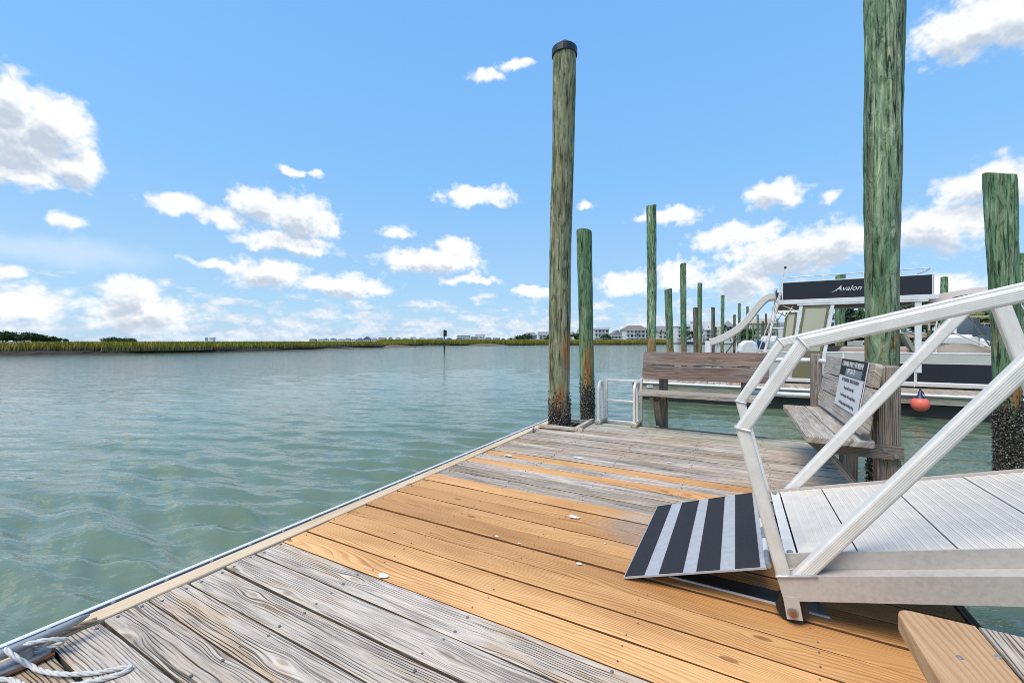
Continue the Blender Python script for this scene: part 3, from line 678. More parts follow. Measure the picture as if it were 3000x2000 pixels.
ROW = [(1911, 12.6, 602, .140, PIL_GREEN, 'first bright green piling in the row behind the empty bench'),
 (1965, 16.1, 847, .142, PIL_GREEN, 'short leaning green piling, second in the row behind the empty bench'),
 (2004, 19.8, 773, .140, PIL_GREEN, 'tall piling, third in the row behind the empty bench'),
 (2037, 24.1, 902, .142, PIL_DARK, 'short dark brown piling, fourth in the row behind the empty bench'),
 (2050, 26.0, 830, .136, PIL_GREEN, 'tall green piling, fifth in the row behind the empty bench'),
 (2088, 33.7, 900, .148, PIL_DARK, 'short dark piling above the low end of the boat slide'),
 (2116, 33.7, 865, .140, PIL_GREEN, 'tall green piling standing over the boat slide'),
 (2151, 42.2, 922, .140, PIL_DARK, 'short piling behind the lower half of the boat slide'),
 (2166, 42.2, 889, .138, PIL_GREEN, 'taller of two pilings behind the middle of the boat slide'),
 (2190, 48.2, 898, .140, PIL_GREEN, 'green piling behind the upper bend of the boat slide'),
 (2206, 56.2, 947, .142, PIL_GREEN, 'short green piling seen under the boat slide'),
 (2221, 56.2, 922, .138, PIL_GREEN, 'green piling just left of the boat ladder'),
 (2234, 50.0, 941, .150, PIL_DARK, 'short dark piling behind the boat ladder'),
 (2245, 58.0, 919, .150, PIL_DARK, 'tall dark piling behind the boat ladder'),
 (2278, 58.0, 933, .145, PIL_GREEN, 'thin piling between boat ladder and cabin curtain'),
 (2464, 14.2, 807, .172, PIL_GREEN, 'green piling behind the middle of the double deck boat'),
 (2763, 20.0, 813, .183, PIL_GREEN, 'green piling right of the upper deck, over the canopy'),
 (2648, 28.0, 905, .175, PIL_GREEN, 'thin green piling seen between boat posts and thick piling'),
 (2999, 17.0, 742, .197, PIL_GREEN, 'dark green piling close behind the slanted top piling')]
for i, (u, t_, vt, r, mat, lab) in enumerate(ROW):
    p = at(u, vt, t=t_); r = r / math.hypot(1, (u - 1500) / FPX)
    piling('piling', lab, p.x, p.y, p.z, r, mat, .004, (random.uniform(-.012, .012) - (.03 if i == 1 else 0), 0), 30 + i, .012, 0, segs=14, group=GP)

# ------------------------------------------------------------------ benches
def board(name, L, W, T, mat, parent, M, rad=0.0, bev=.004):
    """a board with grain along its length; corners may be rounded in plan"""
    if rad > 0:
        pts = []
        for cx, cy, a0 in ((L / 2 - rad, W / 2 - rad, 0), (-L / 2 + rad, W / 2 - rad, 90), (-L / 2 + rad, -W / 2 + rad, 180), (L / 2 - rad, -W / 2 + rad, 270)):
            for k in range(6): a = math.radians(a0 + 18 * k); pts.append((cx + rad * math.cos(a), cy + rad * math.sin(a)))
        n = len(pts); sh = lambda q, d: (q[0] * (1 - 2 * d / L), q[1] * (1 - 2 * d / W))
        v = [(*sh(p, bev), -T / 2) for p in pts] + [(*p, -T / 2 + bev) for p in pts] + [(*p, T / 2 - bev) for p in pts] + [(*sh(p, bev), T / 2) for p in pts]
        f = [(i * n + k, i * n + (k + 1) % n, (i + 1) * n + (k + 1) % n, (i + 1) * n + k) for i in range(3) for k in range(n)] + [tuple(range(n))[::-1], tuple(3 * n + k for k in range(n))]
        mb = MB().raw(v, f)
    else: mb = MB().box((0, 0, 0), (L, W, T), bev=bev)
    o = mb.build(name, mat, parent); o.matrix_local = M; return o
def one_end_round(L, W, T, rad, side):
    """plan outline with only some corners rounded: side = list of (sx, sy)"""
    pts = []
    for (sx, sy), a0 in (((1, 1), 0), ((-1, 1), 90), ((-1, -1), 180), ((1, -1), 270)):
        if (sx, sy) in side:
            for k in range(7): a = math.radians(a0 + 15 * k); pts.append((sx * (L / 2 - rad) + rad * math.cos(a), sy * (W / 2 - rad) + rad * math.sin(a)))
        else: pts.append((sx * L / 2, sy * W / 2))
    return pts
def shaped_board(name, pts, T, mat, parent, M):
    n = len(pts); b = .005; sh = [(p[0] * .997, p[1] * (1 - .008)) for p in pts]
    v = [(*p, -T / 2) for p in sh] + [(*p, -T / 2 + b) for p in pts] + [(*p, T / 2 - b) for p in pts] + [(*p, T / 2) for p in sh]
    f = [(i * n + k, i * n + (k + 1) % n, (i + 1) * n + (k + 1) % n, (i + 1) * n + k) for i in range(3) for k in range(n)] + [tuple(range(n))[::-1], tuple(3 * n + k for k in range(n))]
    o = MB().raw(v, f).build(name, mat, parent); o.matrix_local = M; return o
TR = Matrix.Translation
def bench(label, loc, rz, L, post_x, seat, backs, postw, mats, brace=True, off=.042):
    """local x along the bench, y forward, z up; posts stand just outside the dock edge (y < 0)"""
    root = thing('bench', label, 'bench', loc, rz)
    seatm, backm, postm = mats
    for px in post_x:
        o = board('post', 1.25, postw, postw, postm, root, TR((px, -postw / 2 - off, .31)) @ Matrix.Rotation(-math.pi / 2, 4, 'Y'), bev=.008)
    zt, y0, widths, T = seat; y = y0
    for i, w in enumerate(widths):
        mt = seatm[i] if isinstance(seatm, list) else seatm
        first, last = i == 0, i == len(widths) - 1
        corners = ([(-1, -1), (1, -1)] if first else []) + ([(-1, 1), (1, 1)] if last else [])
        shaped_board('seat_board', one_end_round(L, w - .006, T, .03, corners), T, mt, root, TR((0, y + w / 2, zt - T / 2)))
        y += w
    front = y
    for px in post_x:
        s = -1 if px > 0 else 1
        xs = px - (postw / 2 + .022) * (1 if px == max(post_x) else -1) * -1
        pts = [(-.125, 0), (front - .05, 0), (front - .015, -.02), (front - .09, -.088), (-.125, -.088)]
        o = MB().prism([(a - front / 2, b + .044) for a, b in pts], (1, 0, 0), (0, 1, 0), (0, 0, .038)).build('seat_support', postm, root)
        o.matrix_local = frame((xs - .019, front / 2, zt - T - .044 - .001), (0, 1, 0), (0, 0, 1))
        for yy, zz in ((-.03, zt - T - .03), (-.085, zt - T - .065)):
            sx = 1 if xs > px else -1
            MB().cyl((xs + sx * .018, yy, zz), (xs + sx * .027, yy, zz), .014, .012, 10).build('bolt', STEEL, root)
        if brace:
            a = Vector((px, .05, .02)); b_ = Vector((px, front - .13, zt - T - .06)); d = (b_ - a)
            xb = xs + (.04 if xs < px else -.04)
            board('brace', d.length, .038 * 2.1, .038, postm, root, frame(((xb), (a.y + b_.y) / 2, (a.z + b_.z) / 2), d, (1, 0, 0)), bev=.004)
    for i, (z0, z1, ya, yb) in enumerate(backs):
        w = math.hypot(z1 - z0, yb - ya); mid = Vector((0, (ya + yb) / 2, (z0 + z1) / 2)); up = Vector((0, yb - ya, z1 - z0)).normalized()
        rad = [(-1, 1), (1, 1)] if i == 0 else ([(-1, -1), (1, -1)] if i == len(backs) - 1 else [])
        shaped_board('back_board', one_end_round(L, w - .005, .04, .035, rad), .04, backm, root, frame(mid, (1, 0, 0), up) )
    return root
# the empty bench on the far edge: faces back over the dock
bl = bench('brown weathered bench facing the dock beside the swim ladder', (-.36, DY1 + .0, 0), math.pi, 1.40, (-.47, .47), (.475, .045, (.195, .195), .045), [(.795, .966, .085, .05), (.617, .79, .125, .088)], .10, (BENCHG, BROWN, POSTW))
# the bench with the sign on the right edge
br = bench('grey weathered bench with the dock rules sign on its back', (.842, 4.24, 0), math.pi / 2, 1.62, (-.57, .50), (.452, .045, (.185, .185), .042), [(.80, .958, .052, .028), (.635, .795, .078, .054), (.48, .63, .102, .080)], .12, (BENCHG, BENCHG, POSTW), off=.001)
# the bench in the near right corner: one new seat board, the others old
bn = bench('bench in the near corner with a new pale front seat board', (.842, .53, 0), math.pi / 2, 1.60, (-.5, .5), (.452, .068, (.145, .145, .145), .042), [(.80, .958, .052, .028), (.635, .795, .078, .054), (.48, .63, .102, .080)], .10, ([GREY, GREY, FRESHL], BENCHG, POSTW), off=.001)
for (x, y) in ((.405, 1.18), (.44, 1.05), (.475, 1.22), (.43, .80), (.47, .62)):
    MB().cyl((y - .53, .842 - x, .4525), (y - .53, .842 - x, .4545), .006, .005, 9).build('screw', STEEL, bn)
# railing pipes from the corner post to the benches
cr = thing('corner_railing', 'white pipe railing with a brown corner post between the two benches', 'railing', (.80, DY1 + .07, 0))
board('post', 1.3, .10, .10, POSTW, cr, TR((0, 0, .31)) @ Matrix.Rotation(-math.pi / 2, 4, 'Y'), bev=.012)
for z in (.885, .485):
    MB().cyl((-.70, .06, z - .004), (.0, .06, z), .026, n=14).build('pipe', WVINYL, cr)
    MB().cyl((.03, .02, z), (.10, -.62, z - .004), .026, n=14).build('pipe', WVINYL, cr)
for z in (.62, .34): MB().cyl((-.01, -.050, z), (-.01, -.060, z), .011, .009, 8).build('bolt', STEEL, cr)
# ------------------------------------------------------------------ sign on the bench back
def sign():
    o = Vector((.842 - .0835, 3.93, .772)); up = Vector((.152, 0, 1.0)).normalized()   # leans with the back boards
    W_, H_ = .75, .375; xa = Vector((0, -1, 0)); n = xa.cross(up)                      # n faces the dock
    if n.x > 0: n = -n
    root = tag(MB().box((0, 0, 0), (W_, H_, .006), bev=.001).build('dock_sign', WHITE), 'black and white dock rules sign fixed to the bench back', 'sign')
    root.matrix_world = frame(o, xa, up)
    SB = plain('sign_black', (.014, .015, .015), .75, var=.5, scale=9.0); SL = plain('sign_grey', (.20, .25, .28), .35, var=.3, scale=8.0); INK = plain('sign_ink', (.09, .095, .10), .6)
    MB().box((0, .125, .0045), (W_ - .004, .13, .003)).build('header_band', SB, root)
    MB().box((.06, .092, .0068), (W_ * .62, .055, .0012)).build('header_picture', SL, root)
    MB().box((W_ / 2 - .004, -.07, .0045), (.006, .25, .003)).build('edge_band', SB, root)
    zl = .0090
    for txt, s, y, sq, m_ in (('CHANNEL WALK / SHORELINE', .058, .150, .78, WHITE), ('DAY DOCK', .056, .098, .78, WHITE), ('NO TRESPASSING - PRIVATE PROPERTY', .036, .028, .80, INK), ('Owners and Guests Only', .036, -.030, .80, INK), ('1 hour Docking Only - No Overnight Docking', .032, -.090, .76, INK), ('No Climbing or Jumping From Railings or Pilings', .032, -.150, .74, INK)):
        lettering(txt, s, m_, root, TR((0, y, zl - (.004 if m_ is INK else 0))), squeeze=sq, thick=.0006)
sign()
# ------------------------------------------------------------------ swim ladder
def ladder():
    root = thing('swim_ladder', 'aluminium swim ladder with two hooped handles on the far edge', 'ladder', (-1.39, DY1, 0))
    for x in (-.22, .25):
        MB().box((0, 0, 0), (.30, .085, .045), bev=.006).build('pad', GREENISH, root, (x, -.13, .025), (0, 0, math.pi / 2))
        MB().box((x, -.13, .053), (.05, .25, .012), bev=.002).build('foot_plate', ALUW, root)
        pts = [(x, -.235, .055)] + [(x, -.235, .3)] + [(x, -.135 - .10 * math.cos(math.radians(a)), .455 + .10 * math.sin(math.radians(a))) for a in range(0, 181, 15)] + [(x, -.035, .3), (x, -.035, .055)]
        MB().tube(pts, .019, 12).build('hoop_handle', ALUW, root)
        for yy in (-.16, -.09): MB().cyl((x, yy, .059), (x, yy, .068), .011, .009, 8).build('bolt', STEEL, root)
    for x in (-.19, .28):
        MB().box((x, .055, -.25), (.032, .045, 1.70), bev=.005).build('side_rail', ALUW, root)
    for z in (.565, .285, .0, -.285, -.57): MB().box((.045, .055, z), (.442, .05, .026), bev=.004).build('rung', ALUW, root)
ladder()
# ------------------------------------------------------------------ cleats and lines
def cleat(label, loc, rz, s=1.0, old=True):
    root = thing('cleat', label, 'cleat', loc, rz); m = STEEL
    MB().prism([(-.10 * s, -.03 * s), (-.07 * s, -.04 * s), (.07 * s, -.04 * s), (.10 * s, -.03 * s), (.11 * s, 0), (.10 * s, .03 * s), (.07 * s, .04 * s), (-.07 * s, .04 * s), (-.10 * s, .03 * s), (-.11 * s, 0)], (1, 0, 0), (0, 1, 0), (0, 0, .014 * s)).build('base', m, root, (0, 0, .006))
    if old: MB().prism([(-.108 * s, -.045 * s), (.108 * s, -.045 * s), (.118 * s, 0), (.108 * s, .045 * s), (-.108 * s, .045 * s), (-.118 * s, 0)], (1, 0, 0), (0, 1, 0), (0, 0, .005)).build('rust_stain', RUST, root, (0, 0, .0055))
    for x in (-.045, .045): MB().cyl((x * s, 0, .016 * s), (x * s * .9, 0, .06 * s), .024 * s, .018 * s, 12).build('stem', m, root)
    pts = []; rr = []
    for k in range(17):
        q = -1 + 2 * k / 16; pts.append((q * .21 * s, 0, (.068 + .016 * abs(q) ** 2) * s)); rr.append((.019 - .008 * abs(q) ** 2 if abs(q) < 1 else .004) * s)
    MB().tube(pts, rr, 10).build('horn', m, root)
    return root
cl = cleat('large rusty cleat with a white line on the near left edge', (-2.135, .40, 0), math.pi / 2 - .06, .95)
cleat('small grey cleat at the far left edge before the capped piling', (-2.17, 4.545, 0), math.pi / 2 + .35, .52, False)
def rope(name, label, pts, r, mat, sub=10, parent=None):
    """three laid strands along a smooth path"""
    P = [Vector(p) for p in pts]; path = []
    for i in range(len(P) - 1):
        p0, p1, p2, p3 = P[max(i - 1, 0)], P[i], P[i + 1], P[min(i + 2, len(P) - 1)]
        for k in range(sub):
            t = k / sub; path.append(.5 * ((2 * p1) + (p2 - p0) * t + (2 * p0 - 5 * p1 + 4 * p2 - p3) * t * t + (3 * p1 - p0 - 3 * p2 + p3) * t ** 3))
    path.append(P[-1]); fine = []; acc = 0
    mb = MB(); prev = None; fr = []
    for i, p in enumerate(path):
        d = (path[min(i + 1, len(path) - 1)] - path[max(i - 1, 0)]).normalized()
        a = d.orthogonal().normalized() if prev is None else (prev - d * prev.dot(d)).normalized(); prev = a
        if i: acc += (p - path[i - 1]).length
        fr.append((p, a, d.cross(a), acc))
    for s in range(3):
        mb.tube([p + (a * math.cos(l / (r * 4.2) * 2 + s * 2.094) + b * math.sin(l / (r * 4.2) * 2 + s * 2.094)) * r * .5 for p, a, b, l in fr], r * .56, 6)
    return tag(mb.build(name, mat), label, 'rope')
z = .012
rope('mooring_line', 'white laid mooring line looped on the boards by the cleat', [(-2.17, .40, .055), (-2.10, .46, .075), (-2.07, .52, .055), (-2.11, .50, .03), (-2.16, .43, .045), (-2.13, .40, .078), (-2.085, .415, .055), (-2.06, .44, .020), (-2.01, .455, z), (-1.93, .485, z), (-1.85, .535, z), (-1.80, .585, z), (-1.775, .60, z), (-1.77, .575, z), (-1.80, .53, z), (-1.87, .46, z), (-1.94, .415, z), (-2.00, .405, z), (-2.06, .39, z), (-2.10, .36, .02), (-2.16, .33, .05), (-2.13, .26, .03), (-2.05, .10, z)], .0074, ROPEW, 14)
rope('old_line', 'old frayed tan rope along the white edge by the cleat', [(-2.215, .42, .018), (-2.205, .52, .022), (-2.20, .60, .016), (-2.195, .64, .012)], .011, ROPET, 8)
rope('thin_cord', 'thin tan cord from the swim ladder foot to the piling well', [(-1.63, 5.42, .06), (-1.70, 5.33, .06), (-1.78, 5.2, .055), (-1.86, 5.02, .02)], .004, ROPET, 8)
# ------------------------------------------------------------------ gangway
GA = math.radians(15.2); GC, GS = math.cos(GA), math.sin(GA); GO = (.143, .177)
GY0, GY1, GL = 1.92, 2.83, 6.05
def gp(a, b, y): return Vector((GO[0] + a * GC - b * GS, y, GO[1] + a * GS + b * GC))
gang = thing('gangway', 'sloping aluminium gangway with truss rails coming down to the dock', 'gangway', (GO[0], (GY0 + GY1) / 2, 0))
def gpart(mb, name, mat):
    o = mb.build(name, mat); o.parent = gang; o.matrix_parent_inverse = Matrix.Translation(-Vector((GO[0], (GY0 + GY1) / 2, 0))); return o
def ribbed(half, depth, y0, y1, face):
    """outline (w across, y) of a rounded extrusion with grooves on its two flat sides"""
    r = .012; pts = []
    ws = np.linspace(-half + r, half - r, 9)
    side = []
    for k, w in enumerate(ws):
        g = .0006 if k % 2 == 1 else 0.0
        side.append((float(w), g))
    arc = lambda cx, cy, a0: [(cx + r * math.cos(math.radians(a0 + q)), cy + r * math.sin(math.radians(a0 + q))) for q in (0, 30, 60, 90)]
    pts += [(w, y0 + g) for w, g in side]
    pts += arc(half - r, y0 + r, -90) + arc(half - r, y1 - r, 0)
    pts += [(w, y1 - g) for w, g in side[::-1]]
    pts += arc(-half + r, y1 - r, 90) + arc(-half + r, y0 + r, 180)
    return pts
def member(name, p, q, half, y0, y1, cutp=None, cutq=None, mat=ALU, plainp=False):
    """straight extrusion in the plane of a truss from p to q (a, b); ends mitred along the cut directions"""
    p, q = Vector(p), Vector(q); d = (q - p).normalized(); n = Vector((-d.y, d.x))
    prof = ribbed(half, 0, y0, y1, 0) if not plainp else [(-half, y0), (half, y0), (half, y1), (-half, y1)]
    v = []
    for c, cut in ((p, cutp), (q, cutq)):
        for w, y in prof:
            s = 0.0
            if cut is not None:
                cd = Vector(cut); k = cd.dot(n)
                if abs(k) > 1e-4: s = w / k * cd.dot(d)
            e = c + n * w + d * s; v.append(gp(e.x, e.y, y))
    m = len(prof); f = [(k, (k + 1) % m, m + (k + 1) % m, m + k) for k in range(m)] + [tuple(range(m))[::-1], tuple(range(m, 2 * m))]
    return gpart(MB().raw(v, f), name, mat)
H = .025
def bead(p, q, y0, y1):
    """weld bead round a joint from p to q across the member"""
    mb = MB(); a, b = gp(p[0], p[1], y0 - .001), gp(q[0], q[1], y0 - .001); c, d = gp(q[0], q[1], y1 + .001), gp(p[0], p[1], y1 + .001)
    mb.tube([a, b, c, d, a], .0055, 7); gpart(mb, 'weld_bead', WELD)
for y0, y1 in ((GY0, GY0 + .05), (GY1 - .05, GY1)):
    base, elb, top = Vector((.024, .0)), Vector((.036, .575)), Vector((.325, .861))
    d1, d2, d3 = (elb - base).normalized(), (top - elb).normalized(), Vector((1, 0))
    m1 = (d1 - d2).normalized(); m2 = (d2 - d3).normalized()
    member('end_post', base, elb, H, y0, y1, (1, 0), m1)
    member('end_brace', elb, top, H, y0, y1, m1, m2)
    member('hand_rail', top, (GL, .861), H, y0, y1, m2, None)
    k = H / abs(m1.dot(Vector((-d1.y, d1.x)))) * 1.02; bead(elb - m1 * k, elb + m1 * k, y0, y1)
    k = H / abs(m2.dot(Vector((-d3.y, d3.x)))) * 1.02; bead(top - m2 * k, top + m2 * k, y0, y1)
    # lower chord and its weld
    member('bottom_chord', (0, -.047), (GL, -.047), .046, y0 - .001, y1 + .001, (GS * 0 + .0, 1), None, ALUD, True)
    bead((0.0, .001), (.135, .001), y0 - .003, y1 + .003)
    nb = 5; bay = 1.07
    for i in range(nb):
        a0 = .095 + i * bay
        dv = (Vector((a0 + bay - .05, .836)) - Vector((a0, 0)))
        member('diagonal', (a0, .0), (a0 + bay - .055, .836), H, y0 + .001, y1 - .001, (1, 0), (1, 0))
        member('upright', (a0 + bay + .045, .0), (a0 + bay + .045, .836), .031, y0 + .002, y1 - .002, (1, 0), (1, 0))
# inner lips beside the deck
for ya, yb in ((GY0 + .052, GY0 + .060), (GY1 - .060, GY1 - .052)):
    member('side_lip', (.045, .012), (GL, .012), .050, ya, yb, None, None, ALUD, True)
# ribbed deck panels
def deck_panel(a0, a1, name='deck_panel', mat=ALUF):
    pts = []; a = a0 + .0025; w = a1 - .0025
    nrib = max(1, int(round((w - a) / .0400))); st = (w - a) / nrib
    for i in range(nrib):
        s = a + st * i
        pts += [(s, .0478), (s, .0506), (s + .013, .0506), (s + .013, .0478)]
        for k in range(3):
            q = s + .0165 + k * (st - .0165) / 3.1; pts += [(q, .0478), (q, .0494), (q + .0042, .0494), (q + .0042, .0478)]
    pts += [(w, .0478), (w, .036), (a, .036)]
    y0, y1 = GY0 + .062, GY1 - .062; n = len(pts)
    v = [gp(p[0], p[1], y0) for p in pts] + [gp(p[0], p[1], y1) for p in pts]
    f = [(k, n + k, n + (k + 1) % n, (k + 1) % n) for k in range(n)]
    return gpart(MB().raw(v, f), name, mat)
deck_panel(.094, .291)
a = .291
while a < GL - .3: deck_panel(a, a + .2845); a += .2845
deck_panel(.047, .092, 'threshold_plate', ALUW)
for y in (GY0 + .085, GY1 - .085): gpart(MB().cyl(gp(.068, .052, y), gp(.068, .058, y), .012, .011, 10), 'bolt', STEEL)
gpart(MB().box((0, 0, 0), (GL, GY1 - GY0 - .13, .004), Matrix(((GC, 0, -GS), (0, 1, 0), (GS, 0, GC)))) if False else MB().raw([gp(.06, .020, GY0 + .06), gp(GL, .020, GY0 + .06), gp(GL, .020, GY1 - .06), gp(.06, .020, GY1 - .06)], [(0, 1, 2, 3)]), 'deck_pan', DARK)
# rollers
for y in (GY0 + .012, GY1 - .012):
    s = 1 if y < 2.3 else -1
    c = Vector((.196, y, .058))
    gpart(MB().box((c.x, y - s * .012, .068), (.052, .006, .085), Matrix.Rotation(-.16, 3, 'Y')), 'roller_bracket', ALUD)
    gpart(MB().cyl((c.x, y + s * .006, .056), (c.x, y + s * .052, .056), .054, n=20), 'roller', BLACK)
    gpart(MB().cyl((c.x, y - s * .032, .052), (c.x, y + s * .01, .052), .011, n=10), 'axle', RUST)
    gpart(MB().cyl((c.x, y - s * .018, .052), (c.x, y - s * .013, .052), .019, n=12), 'washer', STEEL)
# flap from the gangway end to the dock
def flap():
    root = thing('ramp_flap', 'black transition flap with grey stripes between gangway and dock', 'ramp', (-.17, (GY0 + GY1) / 2, .1))
    x0, z0, x1, z1 = -.455, .010, .108, .203; d = Vector((x1 - x0, 0, z1 - z0)); L = d.length; d.normalize(); n = Vector((-d.z, 0, d.x)); o = Vector((x0, 0, z0))
    inv = Matrix.Translation(-Vector((-.17, (GY0 + GY1) / 2, .1)))
    def slab(s0, s1, h0, h1, ya, yb, name, mat):
        v = [o + d * s + n * h + Vector((0, y, 0)) for y in (ya, yb) for s, h in ((s0, h0), (s1, h0), (s1, h1), (s0, h1))]
        q = MB().raw(v, [(0, 1, 2, 3), (7, 6, 5, 4), (0, 4, 5, 1), (1, 5, 6, 2), (2, 6, 7, 3), (3, 7, 4, 0)]).build(name, mat); q.parent = root; q.matrix_parent_inverse = inv
    slab(0, L, -.008, 0, GY0, GY1 + .02, 'plate', STRIPE)
    k = L / (x1 - x0)
    for xa, xb in ((-.449, -.362), (-.299, -.200), (-.146, -.056), (.000, .089)):
        slab((xa - x0) * k, (xb - x0) * k, .0004, .0024, GY0 + .004, GY1 + .016, 'grip_strip', GRIP)
    for i in range(7):
        ya = GY0 + .02 + i * .125
        q = MB().cyl(o + d * (L + .008) + Vector((0, ya, 0)) - n * .004, o + d * (L + .008) + Vector((0, ya + .118, 0)) - n * .004, .011, n=10).build('hinge_knuckle', ALUW if i % 2 else STEEL); q.parent = root; q.matrix_parent_inverse = inv
flap()
ws = thing('wear_strip', 'black wear plate with light metal edge under the gangway roller', 'wear plate', (.05, 2.10, .006))
MB().box((-.02, -.012, 0), (.56, .10, .006), bev=.001).build('plate', BLACK, ws)
MB().box((-.02, -.068, .002), (.60, .008, .006)).build('edge_trim', WVINYL, ws)
MB().box((.225, -.03, .003), (.09, .075, .008), bev=.001).build('end_plate', STEEL, ws)
# where the gangway lands: a timber pier on the shore side
def landing():
    e = gp(GL, 0, 2.375); root = thing('landing_pier', 'timber landing at the upper end of the gangway', 'pier', (e.x, 2.375, 0))
    zt = e.z - .02
    for i in range(12): MB().box((0, 0, 0), (1.8, .138, .038), bev=.004).build('plank', GREY, root, (.08 + i * .146, 0, zt - .02), (0, 0, math.pi / 2))
    for x in (.15, 1.6):
        for y in (-.8, .8): MB().cyl((x, y, -1.2), (x, y, zt - .2), .12, n=14).build('pile', PIL_GREEN, root)
        MB().box((x, 0, zt - .12), (.1, 1.8, .16)).build('cross_beam', POSTW, root)
landing()
# ------------------------------------------------------------------ neighbouring finger pier
def finger():
    root = thing('finger_pier', 'floating finger pier with white rub rail in front of the double deck boat', 'pier', (-2.4, 11.3, 0))
    x0, x1, y0, y1 = 0.0, 11.5, 0.0, 1.35; n = int((x1 - x0) / .147)
    ms = [MB().box((0, 0, 0), (y1 - y0, .139, .036), bev=.004).mesh('plank', GREY) for _ in range(2)]
    for i in range(n): put('plank', ms[i % 2], root, (x0 + .147 * (i + .5), (y0 + y1) / 2, .012), (0, 0, math.pi / 2))
    MB().box((0, 0, 0), (x1, .04, .17), bev=.004).build('fascia', GREENISH, root, (x1 / 2, -.025, -.085))
    MB().box((0, 0, 0), (y1, .04, .17), bev=.004).build('fascia', GREENISH, root, (-.022, y1 / 2, -.085), (0, 0, math.pi / 2))
    MB().tube([(-.10, .35, .015), (-.085, .05, .015), (-.02, -.055, .015), (.1, -.062, .015), (x1, -.062, .015)], .030, 10).build('rub_rail', WVINYL, root)
    MB().box((x1 / 2, .65, -.36), (x1 - .3, 1.2, .36), bev=.02).build('float', BLACK, root)
    for x in (1.2, 3.4, 5.3, 7.4): MB().box((x, .02, -.25), (.10, .03, .14)).build('float_bracket', DARK, root)
    s = MB().box((0, 0, 0), (.15, .008, .085), bev=.001).build('berth_plate', WHITE, root, (.42, -.052, -.072))
    lettering('10A', .075, plain('plate_ink', (.10, .11, .14), .6), s, frame((0, -.0045, 0), (1, 0, 0), (0, 0, 1)), thick=.0005)
    MB().box((.42, -.05, -.005), (.20, .012, .035)).build('plate_bracket', RUST, root)
    for x, y in ((1.0, 0), (6.2, 0)): pass
finger()
def fender():
    root = thing('buoy_fender', 'red round buoy fender with blue top hanging on the finger pier', 'fender', (3.22, 11.02, -.14))
    prof = [(.0, -.185)] + [(.185 * math.cos(math.radians(a)), .185 * math.sin(math.radians(a))) for a in range(-80, 66, 10)]
    MB().lathe([(r * .78, z * .78) for r, z in prof], n=22).build('ball', RED, root)
    MB().lathe([(.088, .117), (.07, .139), (.04, .176), (.03, .25), (.0, .26)], n=16).build('blue_neck', NAVY, root)
    MB().tube([(0, 0, .29), (.02, .06, .33), (.03, .15, .21)], .010, 6).build('lanyard', BLACK, root)
    MB().tube([(0, 0, .29), (.05, .03, .24), (.09, .1, .17)], .008, 6).build('lanyard', BLACK, root)
fender()
